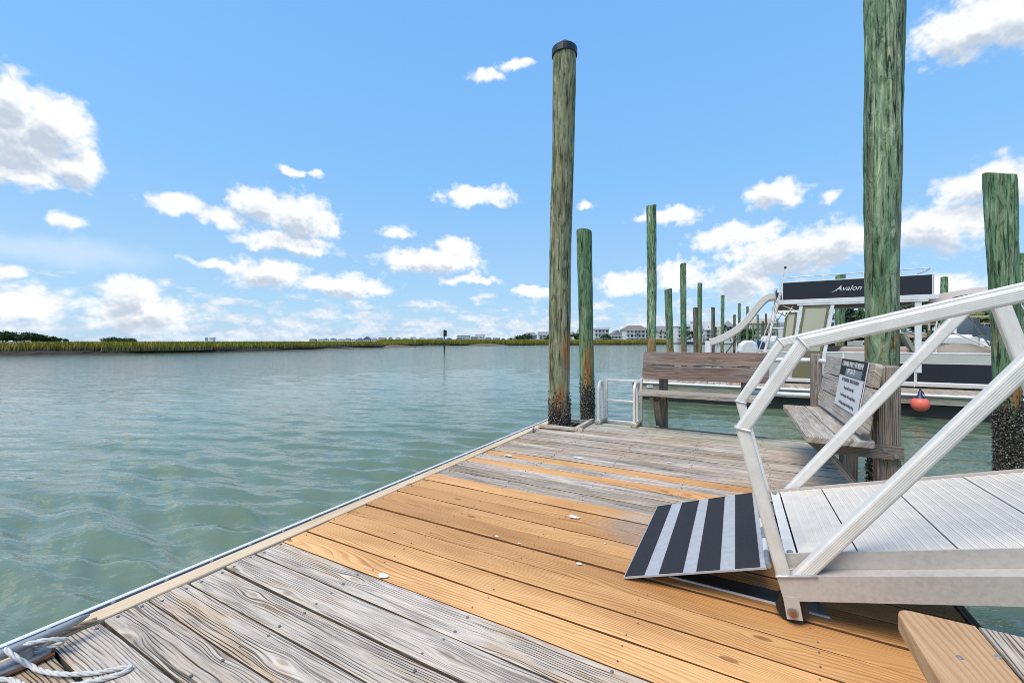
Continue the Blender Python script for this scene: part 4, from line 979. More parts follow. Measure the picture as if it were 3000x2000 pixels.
# ------------------------------------------------------------------ double deck pontoon boat
def pontoon():
    BX, BY = 0.0, 12.9
    root = thing('pontoon_boat', 'double deck pontoon boat with black panels and a beige water slide', 'boat', (2.6, BY, WATER))
    inv = Matrix.Translation(-Vector((2.6, BY, WATER)))
    def p(mb, name, mat, par=None):
        o = mb.build(name, mat); o.parent = par or root; o.matrix_parent_inverse = inv if par is None else par.matrix_parent_inverse; return o
    W = 2.5
    for y in (.35, 2.15):
        p(MB().tube([(.35, BY + y, -.28), (.6, BY + y, -.28), (7.6, BY + y, -.28), (8.1, BY + y, -.18), (8.45, BY + y, .0)], [.12, .33, .33, .26, .05], 16), 'pontoon', ALU)
    p(MB().box((4.25, BY + W / 2, .085), (7.5, W, .07), bev=.01), 'deck', CREAM)
    p(MB().box((4.25, BY - .008, .10), (7.5, .03, .09), bev=.006), 'deck_trim', ALUW)
    # fence: white or cream aft, black forward, white rail band above
    for y in (BY + .01, BY + W - .03):
        p(MB().box((1.45, y + .012, .48), (1.80, .022, .68)), 'aft_panel', CREAM)
        p(MB().box((5.05, y + .012, .37), (5.38, .022, .43)), 'side_panel', BLACKP)
        p(MB().box((5.05, y + .012, .595), (5.38, .028, .02)), 'panel_trim', ALUW)
        p(MB().box((5.05, y + .012, .705), (5.40, .030, .20), bev=.004), 'rail_band', CREAM)
        p(MB().box((4.2, y + .012, .825), (7.1, .045, .035), bev=.008), 'top_rail', WHITE)
        p(MB().box((4.2, y + .012, .145), (7.1, .035, .03), bev=.004), 'bottom_rail', WHITE)
        for x in (.58, 1.44, 2.36, 3.7, 5.1, 6.4, 7.7): p(MB().box((x, y + .012, .48), (.035, .036, .68)), 'fence_post', WHITE)
    p(MB().box((7.74, BY + W / 2, .48), (.03, W - .2, .66)), 'bow_panel', BLACKP)
    # swoosh and oval badge on the aft panel
    yb = BY + .004
    p(MB().prism([(2.36, .16), (1.90, .16), (1.90, .225), (2.36, .36)], (1, 0, 0), (0, 0, 1), (0, -.006, 0), (0, yb, 0)), 'swoosh', BLACKP)
    p(MB().prism([(2.36, .50), (2.20, .585), (2.02, .68), (2.10, .69), (2.36, .585)], (1, 0, 0), (0, 0, 1), (0, -.006, 0), (0, yb, 0)), 'swoosh', BLACKP)
    el = lambda a, b: [(2.17 + a * math.cos(k * .3142), .455 + b * math.sin(k * .3142)) for k in range(20)]
    p(MB().prism(el(.215, .088), (1, 0, 0), (0, 0, 1), (0, -.004, 0), (0, yb - .006, 0)), 'badge_ring', WHITE)
    bd = p(MB().prism(el(.200, .076), (1, 0, 0), (0, 0, 1), (0, -.004, 0), (0, yb - .0105, 0)), 'badge', BLACKP)
    l = lettering('FUNSHIP', .088, WHITE, bd, frame((2.17, yb - .0155, .455), (1, 0, 0), (0, 0, 1)), shear=.25, squeeze=1.05, thick=.0008); l.matrix_parent_inverse = inv; l.matrix_parent_inverse = Matrix.Identity(4)
    # seats and cover
    for x0, x1, z1 in ((2.30, 3.62, .97), (1.0, 1.9, .95), (5.2, 7.3, .99)):
        p(MB().box(((x0 + x1) / 2, BY + .30, .50), (x1 - x0, .5, .76), bev=.06), 'seat_base', TAN)
        p(MB().box(((x0 + x1) / 2, BY + .12, z1 - .12), (x1 - x0 - .03, .16, .26), bev=.06), 'seat_back', TAN)
        p(MB().box(((x0 + x1) / 2, BY + 2.2, .62), (x1 - x0, .5, .7), bev=.06), 'far_seat', TAN)
    p(MB().prism([(4.05, .84), (5.15, .84), (5.10, .90), (4.62, 1.06), (4.38, 1.04), (4.16, .94)], (1, 0, 0), (0, 0, 1), (0, 2.1, 0), (0, BY + .1, 0)), 'cockpit_cover', CANVAS)
    p(MB().box((3.55, BY + 1.2, .85), (.25, .7, .9), bev=.05), 'console', BEIGE)
    p(MB().prism([(3.60, 1.30), (3.78, .86), (3.86, .86), (3.66, 1.32)], (1, 0, 0), (0, 0, 1), (0, .7, 0), (0, BY + .5, 0)), 'windscreen', VPANE)
    # upper deck
    ux0, ux1 = 1.04, 4.085
    p(MB().box(((ux0 + ux1) / 2, BY + W / 2, 2.11), (ux1 - ux0 - .1, W - .1, .05)), 'upper_deck', CANVASB)
    for y in (BY, BY + W): p(MB().box(((ux0 + ux1) / 2, y, 2.125), (ux1 - ux0, .05, .115), bev=.008), 'deck_beam', WHITE)
    p(MB().box((2.66, BY + .0, 2.045), (2.5, .04, .04), bev=.005), 'under_beam', WHITE)
    for x in (ux0, ux1): p(MB().box((x, BY + W / 2, 2.125), (.05, W - .06, .115), bev=.008), 'deck_beam', ALUW)
    for y in (BY + .0, BY + W):
        p(MB().box((2.535, y, 2.41), (2.90, .02, .445)), 'upper_panel', BLACKP)
        p(MB().box((2.535, y, 2.642), (2.92, .035, .022), bev=.004), 'panel_cap', WHITE)
        for x in (1.09, 3.98): p(MB().box((x, y, 2.41), (.022, .03, .46)), 'panel_end', WHITE)
        p(MB().tube([(1.09, y, 2.765), (2.2, y, 2.775), (3.35, y, 2.785), (3.95, y, 2.79)], .012, 8), 'upper_rail', WHITE)
        for x in (1.09, 1.95, 2.75, 3.45): p(MB().box((x, y, 2.71), (.035, .02, .13)), 'rail_post', WHITE)
    p(MB().tube([(3.95, BY, 2.79), (4.02, BY + .5, 2.79), (4.02, BY + W - .5, 2.79), (3.95, BY + W, 2.79)], .012, 8), 'upper_rail', WHITE)
    p(MB().box((4.0, BY + W / 2, 2.41), (.02, W - .05, .445)), 'upper_panel', BLACKP)
    p(MB().box((1.08, BY + W - .5, 2.41), (.02, .9, .445)), 'upper_panel', BLACKP)
    nm = lettering('Avalon', .178, WHITE, root, frame((2.45 - 2.6, -.016, 2.415 - WATER), (1, 0, 0), (0, 0, 1)), shear=.42, squeeze=1.0, thick=.001)
    sw = [(2.13, 2.33), (2.20, 2.375), (2.28, 2.43), (2.32, 2.465)]
    p(MB().tube([(x, BY - .013, z) for x, z in sw], [.003, .007, .008, .006], 6), 'lettering', WHITE)
    # posts of the upper deck, raked aft ones and upright forward ones
    for y in (BY + .02, BY + W - .02):
        for (xa, za), (xb, zb) in (((1.50, 2.03), (1.30, .60)), ((2.15, 2.03), (1.96, .60))):
            d = Vector((xa - xb, 0, za - zb)); M = frame((0, 0, 0), d, (0, 1, 0)).to_3x3()
            p(MB().box(((xa + xb) / 2, y, (za + zb) / 2), (d.length, .05, .075), M, .006), 'raked_post', WHITE)
        p(MB().box((3.74, y, 1.22), (.115, .05, 1.70), bev=.006), 'upright_post', WHITE)
    for y in (BY + .03, BY + W - .03):
        p(MB().tube([(1.10, y, 2.05), (1.32, y, 1.93), (1.48, y, 1.80)], .014, 6), 'knee_brace', ALUW)
        p(MB().tube([(1.32, y, 2.02), (1.14, y, 1.70)], .012, 6), 'knee_brace', ALUW)
    # clouded vinyl curtains
    def curtain(xa, xb, sk, z0, z1, y):
        fr = MB(); t_ = .055
        def quad(x0, x1, za, zb, th, yy, mb): mb.prism([(x0 + sk * za, za), (x1 + sk * za, za), (x1 + sk * zb, zb), (x0 + sk * zb, zb)], (1, 0, 0), (0, 0, 1), (0, th, 0), (0, yy, 0))
        quad(xa, xa + t_, z0, z1, .006, y, fr); quad(xb - t_, xb, z0, z1, .006, y, fr); quad(xa + t_, xb - t_, z1 - t_, z1, .006, y, fr); quad(xa + t_, xb - t_, z0, .86, .006, y, fr)
        o = p(fr, 'curtain', OLIVE); pn = MB(); quad(xa + t_, xb - t_, .86, z1 - t_, .003, y + .0015, pn)
        q = pn.build('pane', VPANE); q.parent = o
    curtain(1.27, 1.82, .135, .16, 2.00, BY - .004)
    curtain(.98, 1.24, .10, .30, 1.86, BY + .05)
    # ladder to the upper deck
    lt, lb = Vector((1.07, 0, 2.30)), Vector((.56, 0, .16))
    ld = p(MB().tube([lt + Vector((.10, BY + .10, .16)), lt + Vector((0, BY + .10, .06)), lb + Vector((0, BY + .10, 0))], .022, 8), 'ladder_rail', ALU)
    p(MB().tube([lt + Vector((.10, BY + .52, .16)), lt + Vector((0, BY + .52, .06)), lb + Vector((0, BY + .52, 0))], .022, 8), 'ladder_rail', ALU)
    p(MB().tube([lt + Vector((-.02, BY + .04, .10)), lt + Vector((-.10, BY + .04, -.12)), lb + Vector((-.11, BY + .04, .35)), lb + Vector((-.04, BY + .08, .20))], .013, 8), 'grab_rail', ALUW)
    for k in range(8):
        q = lb + (lt - lb) * ((k + .6) / 8); p(MB().box((q.x, BY + .31, q.z), (.07, .42, .022), bev=.004), 'ladder_step', ALUW)
    # water slide
    ctl = [(.98, 2.30), (.80, 2.26), (.62, 2.06), (.40, 1.74), (.14, 1.44), (-.16, 1.22), (-.44, 1.08), (-.64, 1.02)]
    sm = []
    for i in range(len(ctl) - 1):
        p0, p1, p2, p3 = (Vector(ctl[max(i - 1, 0)]), Vector(ctl[i]), Vector(ctl[i + 1]), Vector(ctl[min(i + 2, len(ctl) - 1)]))
        for k in range(9): t = k / 9; sm.append(.5 * ((2 * p1) + (p2 - p0) * t + (2 * p0 - 5 * p1 + 4 * p2 - p3) * t * t + (3 * p1 - p0 - 3 * p2 + p3) * t ** 3))
    sm.append(Vector(ctl[-1])); v = []; sec = [(0, .16), (.02, .175), (.04, .16), (.06, .02), (.14, -.02), (.42, -.02), (.50, .02), (.52, .16), (.54, .175), (.56, .16), (.56, -.01), (.44, -.045), (.12, -.045), (0, -.01)]
    ys = BY + .60; ns = len(sec)
    for i, q in enumerate(sm):
        d = (sm[min(i + 1, len(sm) - 1)] - sm[max(i - 1, 0)]).normalized(); n = Vector((d.y, -d.x)); n = -n if n.y < 0 else n
        for yy, h in sec: v.append((q.x + n.x * h * .92, ys + yy, q.y + n.y * h * .92))
    f = [(i * ns + k, i * ns + (k + 1) % ns, (i + 1) * ns + (k + 1) % ns, (i + 1) * ns + k) for i in range(len(sm) - 1) for k in range(ns)]
    p(MB().raw(v, f + [tuple(range(ns)), tuple((len(sm) - 1) * ns + k for k in range(ns))[::-1]]), 'slide_chute', BEIGE)
    p(MB().box((-.71, ys + .28, .60), (.16, .50, 1.02), bev=.02), 'slide_pedestal', WHITE)
    p(MB().box((-.1, BY + 1.25, .06), (1.5, 2.2, .06), bev=.015), 'swim_platform', WHITE)
    for x in (-.46, .02): p(MB().cyl((x, ys + .1, .08), (x + .02, ys + .1, 1.10 if x < -.2 else 1.32), .018, n=8), 'slide_strut', ALUW)
    p(MB().tube([(-.40, ys + .05, .45), (-.25, ys + .05, .75), (.05, ys + .05, 1.20)], .014, 6), 'slide_strut', BLACK)
    # light mast
    p(MB().tube([(1.02, BY + .12, 2.30), (1.06, BY + .12, 2.55), (1.16, BY + .12, 3.02)], [.012, .009, .006], 6), 'light_mast', ALUW)
    p(MB().lathe([(.0, .035), (.03, .025), (.03, -.01), (.012, -.03)], (1.165, BY + .12, 3.05), 8), 'mast_light', BLACK)
    # forward canopy
    v = []; nx, ny = 14, 8
    for i in range(nx + 1):
        x = 4.10 + 3.3 * i / nx
        for j in range(ny + 1):
            yy = -.02 + (W + .04) * j / ny; c = 1 - (2 * j / ny - 1) ** 2
            v.append((x, BY + yy, 2.02 + .24 * math.sin(math.pi * min(1, (i / nx) * 1.0 + .04)) + .16 * c - .12 * (i == 0)))
    f = [(i * (ny + 1) + j, (i + 1) * (ny + 1) + j, (i + 1) * (ny + 1) + j + 1, i * (ny + 1) + j + 1) for i in range(nx) for j in range(ny)]
    p(MB().raw(v, f, True), 'canopy', CANVAS); p(MB().raw([(a, b, c - .015) for a, b, c in v], [q[::-1] for q in f], True), 'canopy_lining', CANVASB)
    for y in (BY + .03, BY + W - .03):
        for xa, za, xb, zb in ((4.05, 1.45, 4.05, .85), (4.08, 1.45, 5.1, .86), (5.9, .86, 5.2, 2.22), (5.9, .86, 6.9, 2.16)):
            p(MB().tube([(xa, y, za), (xb, y, zb)], .017, 8), 'canopy_leg', ALUW)
    p(MB().tube([(4.05, BY + .03, 1.45), (4.12, BY + .03, 2.02)], .017, 8), 'canopy_leg', ALUW)
    p(MB().tube([(3.69, BY - .03, .86), (3.80, BY - .035, .865), (3.80, BY + .06, .86), (3.68, BY + .06, .85), (3.69, BY - .03, .86)], .009, 6), 'tie_line', ROPEW)
    p(MB().tube([(3.68, BY - .035, .86), (3.66, BY - .04, .30), (3.6, BY - .25, .06)], .008, 6), 'tie_line', ROPEW)
pontoon()
# ------------------------------------------------------------------ other boats
def hull_mesh(mat, L=7.0, B=2.5):
    st = [(0, 1, .0), (.35, 1, 0), (.7, .86, .10), (.88, .52, .24), (1.0, .03, .38)]; v = []
    for q, w, rise in st:
        for yy, z in ((-B / 2 * w, .95 + rise), (-B / 2 * w * .94, .35 + rise * .6), (-B / 2 * w * .55, -.15 + rise * .5), (0, -.35 + rise * .6), (B / 2 * w * .55, -.15 + rise * .5), (B / 2 * w * .94, .35 + rise * .6), (B / 2 * w, .95 + rise)): v.append((q * L, yy, z))
    n = 7; f = [(i * n + k, i * n + k + 1, (i + 1) * n + k + 1, (i + 1) * n + k) for i in range(4) for k in range(6)]
    f += [tuple(range(n))] + [(i * n + 6, i * n, (i + 1) * n, (i + 1) * n + 6) for i in range(4)]
    return MB().raw(v, f).mesh('hull', mat)
WHULL = plain('white_hull', (.74, .75, .76), .3, var=.05); BHULL = plain('sea_green_hull', (.12, .30, .27), .3, var=.05); NHULL = plain('navy_hull', (.03, .05, .12), .3)
def motor(mb_mat, root, x, y, z, s=1.0):
    v = []; prof = [(-.30, .0), (-.36, .25), (-.30, .52), (-.12, .66), (.12, .66), (.28, .55), (.33, .30), (.26, .0)]
    o = MB()
    for w, k in ((-.21, .82), (-.14, 1.0), (.14, 1.0), (.21, .82)): v += [(a * k * s, w * s, (b * k + .33 * (1 - k)) * s) for a, b in prof]
    n = 8; f = [(i * n + k, i * n + (k + 1) % n, (i + 1) * n + (k + 1) % n, (i + 1) * n + k) for i in range(3) for k in range(n)] + [tuple(range(n))[::-1], tuple(24 + k for k in range(n))]
    c = o.raw(v, f).build('motor_cowl', mb_mat, root, (x, y, z))
    MB().box((x + .02 * s, y, z - .35 * s), (.22 * s, .16 * s, .75 * s), bev=.03).build('motor_leg', mb_mat, root)
    return c
def boat(label, p, rz, s=1.0, hull=WHULL, top=True, motors=(), parts=True, cover=None):
    root = thing('motor_boat', label, 'boat', (p[0], p[1], WATER), rz)
    key = hull.name
    if key not in HM: HM[key] = hull_mesh(hull)
    put('hull', HM[key], root, (0, 0, .1), None, (s, s, s))
    if parts:
        MB().box((3.0 * s, 0, 1.35 * s), (.9 * s, .9 * s, 1.0 * s), bev=.1 * s).build('console', WHITE, root)
        MB().prism([(3.25, 1.8), (3.6, 1.8), (3.35, 2.35), (3.25, 2.35)], (s, 0, 0), (0, 0, s), (0, .9 * s, 0), (0, -.45 * s, 0)).build('windscreen', GLASS, root)
        MB().box((2.0 * s, 0, 1.25 * s), (.6 * s, 1.1 * s, .5 * s), bev=.08 * s).build('seat', WHITE, root)
        MB().tube([(3.6 * s, -1.05 * s, 1.25 * s), (5.2 * s, -.98 * s, 1.42 * s), (6.6 * s, -.2 * s, 1.6 * s), (6.6 * s, .2 * s, 1.6 * s), (5.2 * s, .98 * s, 1.42 * s), (3.6 * s, 1.05 * s, 1.25 * s)], .025 * s, 6).build('bow_rail', ALUW, root)
    if top:
        MB().box((2.7 * s, 0, 2.75 * s), (2.3 * s, 1.9 * s, .09 * s), bev=.03).build('hard_top', WHITE, root)
        for x in (2.0, 3.5):
            for y in (-.55, .55): MB().cyl((x * s, y * s, 1.0 * s), (x * s, y * 1.2 * s, 2.72 * s), .03 * s, n=8).build('top_leg', ALUW, root)
        MB().lathe([(.0, .16), (.18, .12), (.2, .0), (.0, .0)], (2.6 * s, 0, 2.8 * s), 12).build('radar_dome', WHITE, root)
    if cover: MB().prism([(.2, 1.0), (6.2, 1.05), (5.0, 1.35), (3.2, 1.75), (1.2, 1.45)], (s, 0, 0), (0, 0, s), (0, 2.1 * s, 0), (0, -1.05 * s, 0)).build('cover', cover, root)
    for (x, y, m_) in motors: motor(m_, root, x * s, y * s, 1.22 * s, 1.15 * s)
    return root
HM = {}
def bp(u, t): q = at(u, 1000, t=t); return (q.x, q.y)
q = bp(2172, 15.3)
mb_ = boat('white motor boat with big white outboard behind the empty bench', (q[0] + .45, q[1] + .1), math.radians(16), .8, top=False, motors=((-.42, -.35, WHITE),), parts=False)
q = bp(2206, 17.6)
boat('boat with navy outboard and red seat behind the boat ladder', (q[0] + .4, q[1] + .6), math.radians(20), .8, top=False, motors=((-.4, -.3, NHULL),), parts=False, cover=None)
boat('white hard top boat lying behind the aft curtain', bp(2262, 40), math.radians(60), 1.05, motors=((-.4, -.4, WHITE), (-.4, .4, WHITE)))
boat('white boat on the far side behind the boat ladder', bp(2285, 62), math.radians(10), 1.2)
boat('sea green hulled boat behind the tan seats', (5.2 - 2.2, 17.2), math.radians(4), .95, BHULL, False)
boat('white bow rider boat behind the thick knobby piling', (4.6, 20.2), math.radians(8), .9, WHULL, False)
boat('white cabin boat in front of the timber bulkhead', bp(2735, 26), math.radians(20), 1.0, WHULL, False)
boat('white boat with radar behind the bulkhead trees', bp(2790, 44), math.radians(-10), 1.3, WHULL, True)
# ------------------------------------------------------------------ channel markers
def marker(label, u, vt, vb, board):
    p = at(u, vb, z=WATER); t = (p.x * FX + p.y * FY); zt = EYE + (1000 - vt) / FPX * t
    root = thing('channel_marker', label, 'marker post', (p.x, p.y, WATER))
    MB().cyl((0, 0, -.5), (0, 0, (zt - WATER) * .40), .14 if board else .10, n=10).build('lower_post', PIL_DARK if not board else BLACK, root)
    MB().cyl((0, 0, (zt - WATER) * .40), (0, 0, (zt - WATER) - (.1 if board else 0)), .13 if board else .08, n=10).build('upper_post', plain('marker_green', (.16, .30, .24), .7) if board else WHITE, root)
    if board:
        for s, m_ in ((-.38, WHITE), (.38, BLACK)):
            o = MB().box((0, 0, 0), (.6, .05, 1.05)).build('day_board', m_, root, (s * .7 * RX, s * .7 * RY - .25, zt - WATER - .7), (0, 0, HEAD + s * .7))
    else:
        MB().box((0, 0, 0), (.9, .06, .14)).build('cross_board', WHITE, root, (0, -.1, zt - WATER - .7), (0, 0, HEAD))
marker('channel marker with white and black day boards on a green post', 1302, 964, 1026, True)
marker('thin channel stake with a short cross board by the marsh tip', 1216, 985, 1017, False)
# ------------------------------------------------------------------ town on the far shore
def hmat(name, c, r=.7): return plain(name, c, r, var=.10, scale=.3)
HW = hmat('house_white', (.74, .75, .75)); HC = hmat('house_cream', (.70, .64, .50)); HG = hmat('house_grey', (.42, .44, .45)); HB = hmat('house_beige', (.58, .52, .43)); HBL = hmat('house_blue', (.50, .56, .61))
RG = hmat('roof_grey', (.24, .24, .25)); RB = hmat('roof_brown', (.22, .17, .14)); RL = hmat('roof_light', (.50, .50, .50)); RT = hmat('roof_tan', (.45, .35, .26)); RR = hmat('roof_red', (.48, .06, .04)); RD = hmat('roof_dark', (.10, .11, .13))
WIN = pane_mat('far_window', (.05, .07, .09), 1.0); SHADE = hmat('porch_inside', (.10, .11, .12)); BRICK = hmat('chimney_red', (.40, .06, .045))
winm = MB().box((0, 0, 0), (1, .08, 1)).mesh('window', WIN); trimm = MB().box((0, 0, 0), (1.0, .05, 1.0)).mesh('window_frame', HW)
def house(label, u0, u1, ve, vr, t, floors, wall, roof, style='hip', porch=True, chimney=False, seed=0, cat='house', vb=1001.5, detail=True, depth=None):
    rg = random.Random(seed); c = at((u0 + u1) / 2, 1000, t=t); W = (u1 - u0) / FPX * t; zb = EYE + (1000 - vb) / FPX * t; ze = EYE + (1000 - ve) / FPX * t; zr = EYE + (1000 - vr) / FPX * t
    D = depth or W * .7
    root = thing('house' if cat == 'house' else 'building', label, cat, (c.x, c.y, 0), HEAD + rg.uniform(-.06, .06), 'houses along the far shore' if cat == 'house' else None)
    MB().box((0, D / 2, (zb + ze) / 2 - .5), (W * .92, D, ze - zb + 1)).build('wall', wall, root)
    h = zr - ze; o = W * .5; e = .45
    if style == 'hip':
        r = min(D / 2, W / 2) * .75
        v = [(-o, -e, ze), (o, -e, ze), (o, D + e, ze), (-o, D + e, ze), (-o + r, D / 2, zr), (o - r, D / 2, zr)]; f = [(0, 1, 5, 4), (1, 2, 5), (2, 3, 4, 5), (3, 0, 4), (3, 2, 1, 0)]
    elif style == 'gable':      # gable end to the water
        v = [(-o, -e, ze), (o, -e, ze), (o, D + e, ze), (-o, D + e, ze), (0, -e, zr), (0, D + e, zr)]; f = [(1, 2, 5, 4), (3, 0, 4, 5), (3, 2, 1, 0), (0, 1, 4), (2, 3, 5)]
    elif style == 'side':
        v = [(-o, -e, ze), (o, -e, ze), (o, D + e, ze), (-o, D + e, ze), (-o, D / 2, zr), (o, D / 2, zr)]; f = [(0, 1, 5, 4), (2, 3, 4, 5), (1, 2, 5), (3, 0, 4), (3, 2, 1, 0)]
    else:
        v = [(-o, -e, ze), (o, -e, ze), (o, D + e, ze), (-o, D + e, ze), (-o, -e, zr), (o, -e, zr), (o, D + e, zr), (-o, D + e, zr)]; f = [(0, 1, 5, 4), (1, 2, 6, 5), (2, 3, 7, 6), (3, 0, 4, 7), (4, 5, 6, 7), (3, 2, 1, 0)]
    rf = MB().raw(v, f).build('roof', roof, root)
    if style == 'gable': MB().raw([(-o * .9, -.02, ze), (o * .9, -.02, ze), (0, -.02, zr - .3)], [(0, 1, 2)]).build('gable_wall', wall, root)
    if style == 'side' and detail:
        for x in (-.22, .18):
            MB().prism([(-.9, 0), (.9, 0), (.9, 1.0), (0, 1.7), (-.9, 1.0)], (1, 0, 0), (0, 0, 1), (0, 2.5, 0), (x * W, D * .12, ze + h * .18)).build('dormer', wall, rf)
            put('window', winm, rf, (x * W, D * .12 - .03, ze + h * .18 + .75), None, (.8, 1, .9))
    if chimney: MB().box((W * .16, -.35, (zb + zr) / 2 + 1), (1.1, .7, zr - zb - 1)).build('chimney', BRICK, root)
    if not detail: 
        n = max(2, int(W / 5))
        for k in range(n): put('window', winm, root, (-W * .4 + W * .8 * (k + .5) / n, -.03, zb + (ze - zb) * .55), None, (W / n * .45, 1, (ze - zb) * .3))
        return root
    fh = (ze - zb) / floors
    n = max(2, int(W / 3.2))
    for fl in range(floors):
        z0 = zb + fl * fh
        pr = porch and fl >= 1
        if pr:
            MB().box((0, -1.0, z0 + .02), (W * .88, 2.2, .22)).build('balcony_floor', HW, root)
            rl = MB().box((0, -2.0, z0 + 1.0), (W * .88, .07, .09)); 
            for k in range(int(W * 1.2)): rl.box((-W * .44 + W * .88 * k / max(1, int(W * 1.2) - 1), -2.0, z0 + .55), (.10, .05, .9))
            rl.build('balcony_rail', HW, root)
        if porch:
            for k in range(n + 1): MB().box((-W * .43 + W * .86 * k / n, -2.0, z0 + fh / 2), (.24, .24, fh)).build('porch_post', HW, root)
        for k in range(n):
            x = -W * .43 + W * .86 * (k + .5) / n; w = W * .86 / n
            if fl == 0:
                if rg.random() < .6: put('garage_opening', winm, root, (x, -.02, z0 + fh * .42), None, (w * .72, 1, fh * .7))
                continue
            kind = rg.random()
            ww, hh = (w * .62, fh * .62) if kind < .55 else (w * .38, fh * .48)
            wd = put('window', winm, root, (x, -.05, z0 + fh * .5), None, (ww, 1, hh))
            put('window_frame', trimm, root, (x, -.02, z0 + fh * .5), None, (ww + .3, 1, hh + .3))
    if porch: MB().box((0, -1.1, ze - .02), (W * .95, 2.6, .28)).build('porch_roof_edge', HW, root)
    return root
H_ = [
 (1532, 1576, 982, 973, 400, 3, HW, RG, 'hip', True, 'white house with grey hip roof at the left end of the row'),
 (1577, 1612, 981, 971, 390, 3, HW, RG, 'side', True, 'white house with grey roof just left of the capped piling'),
 (1664, 1692, 980, 969, 370, 3, HW, RL, 'gable', False, 'pale gabled house just right of the capped piling'),
 (1690, 1706, 975, 963, 360, 3, HBL, RG, 'hip', True, 'narrow blue grey house left of the second piling'),
 (1738, 1786, 964, 960, 350, 3, HW, RL, 'flat', True, 'white flat roofed modern house right of the second piling'),
 (1787, 1832, 984, 966, 345, 2, HG, RG, 'gable', True, 'low grey gabled house beside the white flat roofed house'),
 (1829, 1906, 966, 952, 335, 3, HW, RB, 'hip', True, 'large white house with brown hip roof and open porches'),
 (1926, 1972, 972, 954, 320, 3, HB, RG, 'side', False, 'beige house with a tall red chimney on its front'),
 (1981, 2033, 956, 947, 300, 4, HW, RL, 'gable', True, 'four storey white house with stacked porches'),
 (2031, 2066, 944, 941, 292, 4, HW, RL, 'flat', False, 'white flat topped house with a blue glass front'),
 (2062, 2116, 966, 940, 285, 3, HW, RL, 'side', True, 'white house with long pale roof and dormers'),
 (2110, 2154, 957, 939, 280, 3, HC, RL, 'gable', False, 'tall cream gabled house above the boat slide'),
 (2154, 2190, 960, 949, 268, 3, HW, RG, 'hip', True, 'white house with grey roof behind the slide pilings'),
 (2186, 2212, 965, 953, 262, 3, HC, RD, 'hip', True, 'small cream house with dark roof behind the slide'),
 (2208, 2300, 946, 932, 255, 4, HB, RT, 'hip', True, 'wide beige building with tan roof behind the boat ladder'),
 (2306, 2372, 952, 938, 240, 3, HW, RG, 'hip', True, 'white house behind the aft curtains of the boat')]
for i, (u0, u1, ve, vr, t, fl, w, r, st, po, lab) in enumerate(H_):
    house(lab, u0, u1, ve, vr, t, fl, w, r, st, po, 'chimney' in lab, 100 + i)
house('white flat roofed block behind the middle of the boat', 2425, 2484, 920, 917, 200, 4, HW, RL, 'flat', False, False, 140, 'building')
house('low house with a bright red roof behind the boat', 2476, 2530, 940, 922, 170, 2, HB, RR, 'hip', False, False, 141)
house('white shore house glimpsed beside the thick piling', 2660, 2740, 955, 944, 160, 2, HW, RG, 'hip', False, False, 142)
# far skyline
sk = random.Random(5); u = 905.0; k = 0; ORD = ['first', 'second', 'third', 'fourth', 'fifth', 'sixth', 'seventh', 'eighth', 'ninth', 'tenth', 'eleventh', 'twelfth', 'thirteenth', 'fourteenth', 'fifteenth', 'sixteenth', 'seventeenth', 'eighteenth', 'nineteenth', 'twentieth', 'twenty first', 'twenty second', 'twenty third', 'twenty fourth', 'twenty fifth', 'twenty sixth', 'twenty seventh', 'twenty eighth', 'twenty ninth', 'thirtieth']
while u < 1525 and k < 30:
    w = sk.uniform(14, 24) * (1.0 if u > 1050 else .9); top = sk.uniform(985, 990) if u > 1040 else sk.uniform(990, 993)
    mw, mr = sk.choice([(HW, RD), (HW, RG), (HC, RG), (HBL, RD), (HW, RB), (HG, RD)])
    house('tiny far house on the skyline, %s from the left' % ORD[k], u, u + w, 994.5, top, 880, 2, mw, mr, sk.choice(['hip', 'gable', 'side']), False, False, 200 + k, 'house', 1000, False)
    u += w + sk.uniform(0, 9); k += 1
house('grey blue tower block on the skyline right of the channel marker', 1338, 1376, 984, 982, 1250, 5, HBL, RG, 'flat', False, False, 300, 'building', 1000, False)
house('pale hotel block on the skyline behind the oyster bar', 1390, 1421, 980, 979, 1300, 5, HW, RL, 'flat', False, False, 301, 'building', 1000, False)
house('left one of two tiny tower blocks beyond the marsh', 600, 607, 989, 988.5, 1500, 5, HBL, RG, 'flat', False, False, 302, 'building', 1000, False)
house('right one of two tiny tower blocks beyond the marsh', 612, 625, 988.6, 988, 1500, 5, HW, RG, 'flat', False, False, 303, 'building', 1000, False)
# ------------------------------------------------------------------ small craft and docks in front of the town
for i, (u, t, s, lab) in enumerate([(1560, 330, 1.3, 'small white boat below the left end house'), (1600, 320, 1.2, 'small white boat left of the capped piling'), (1760, 300, 1.4, 'white boat below the flat roofed house'), (1812, 300, 1.3, 'white boat below the grey gabled house'), (1862, 290, 1.4, 'white boat below the brown roofed house'), (1945, 275, 1.4, 'white boat below the red chimney'), (2000, 262, 1.5, 'white boat below the four storey house'), (2045, 255, 1.3, 'dark hulled boat below the glass fronted house'), (2085, 245, 1.4, 'white boat below the house with dormers'), (2140, 235, 1.5, 'white boat below the cream gabled house'), (2200, 150, 1.2, 'white boat behind the upper slide'), (2255, 120, 1.2, 'white boat behind the boat ladder pilings')]):
    boat(lab, bp(u, t), HEAD + random.uniform(-.5, .5) + (math.pi if i % 2 else 0), s, NHULL if 'dark' in lab else WHULL, i % 3 != 1)
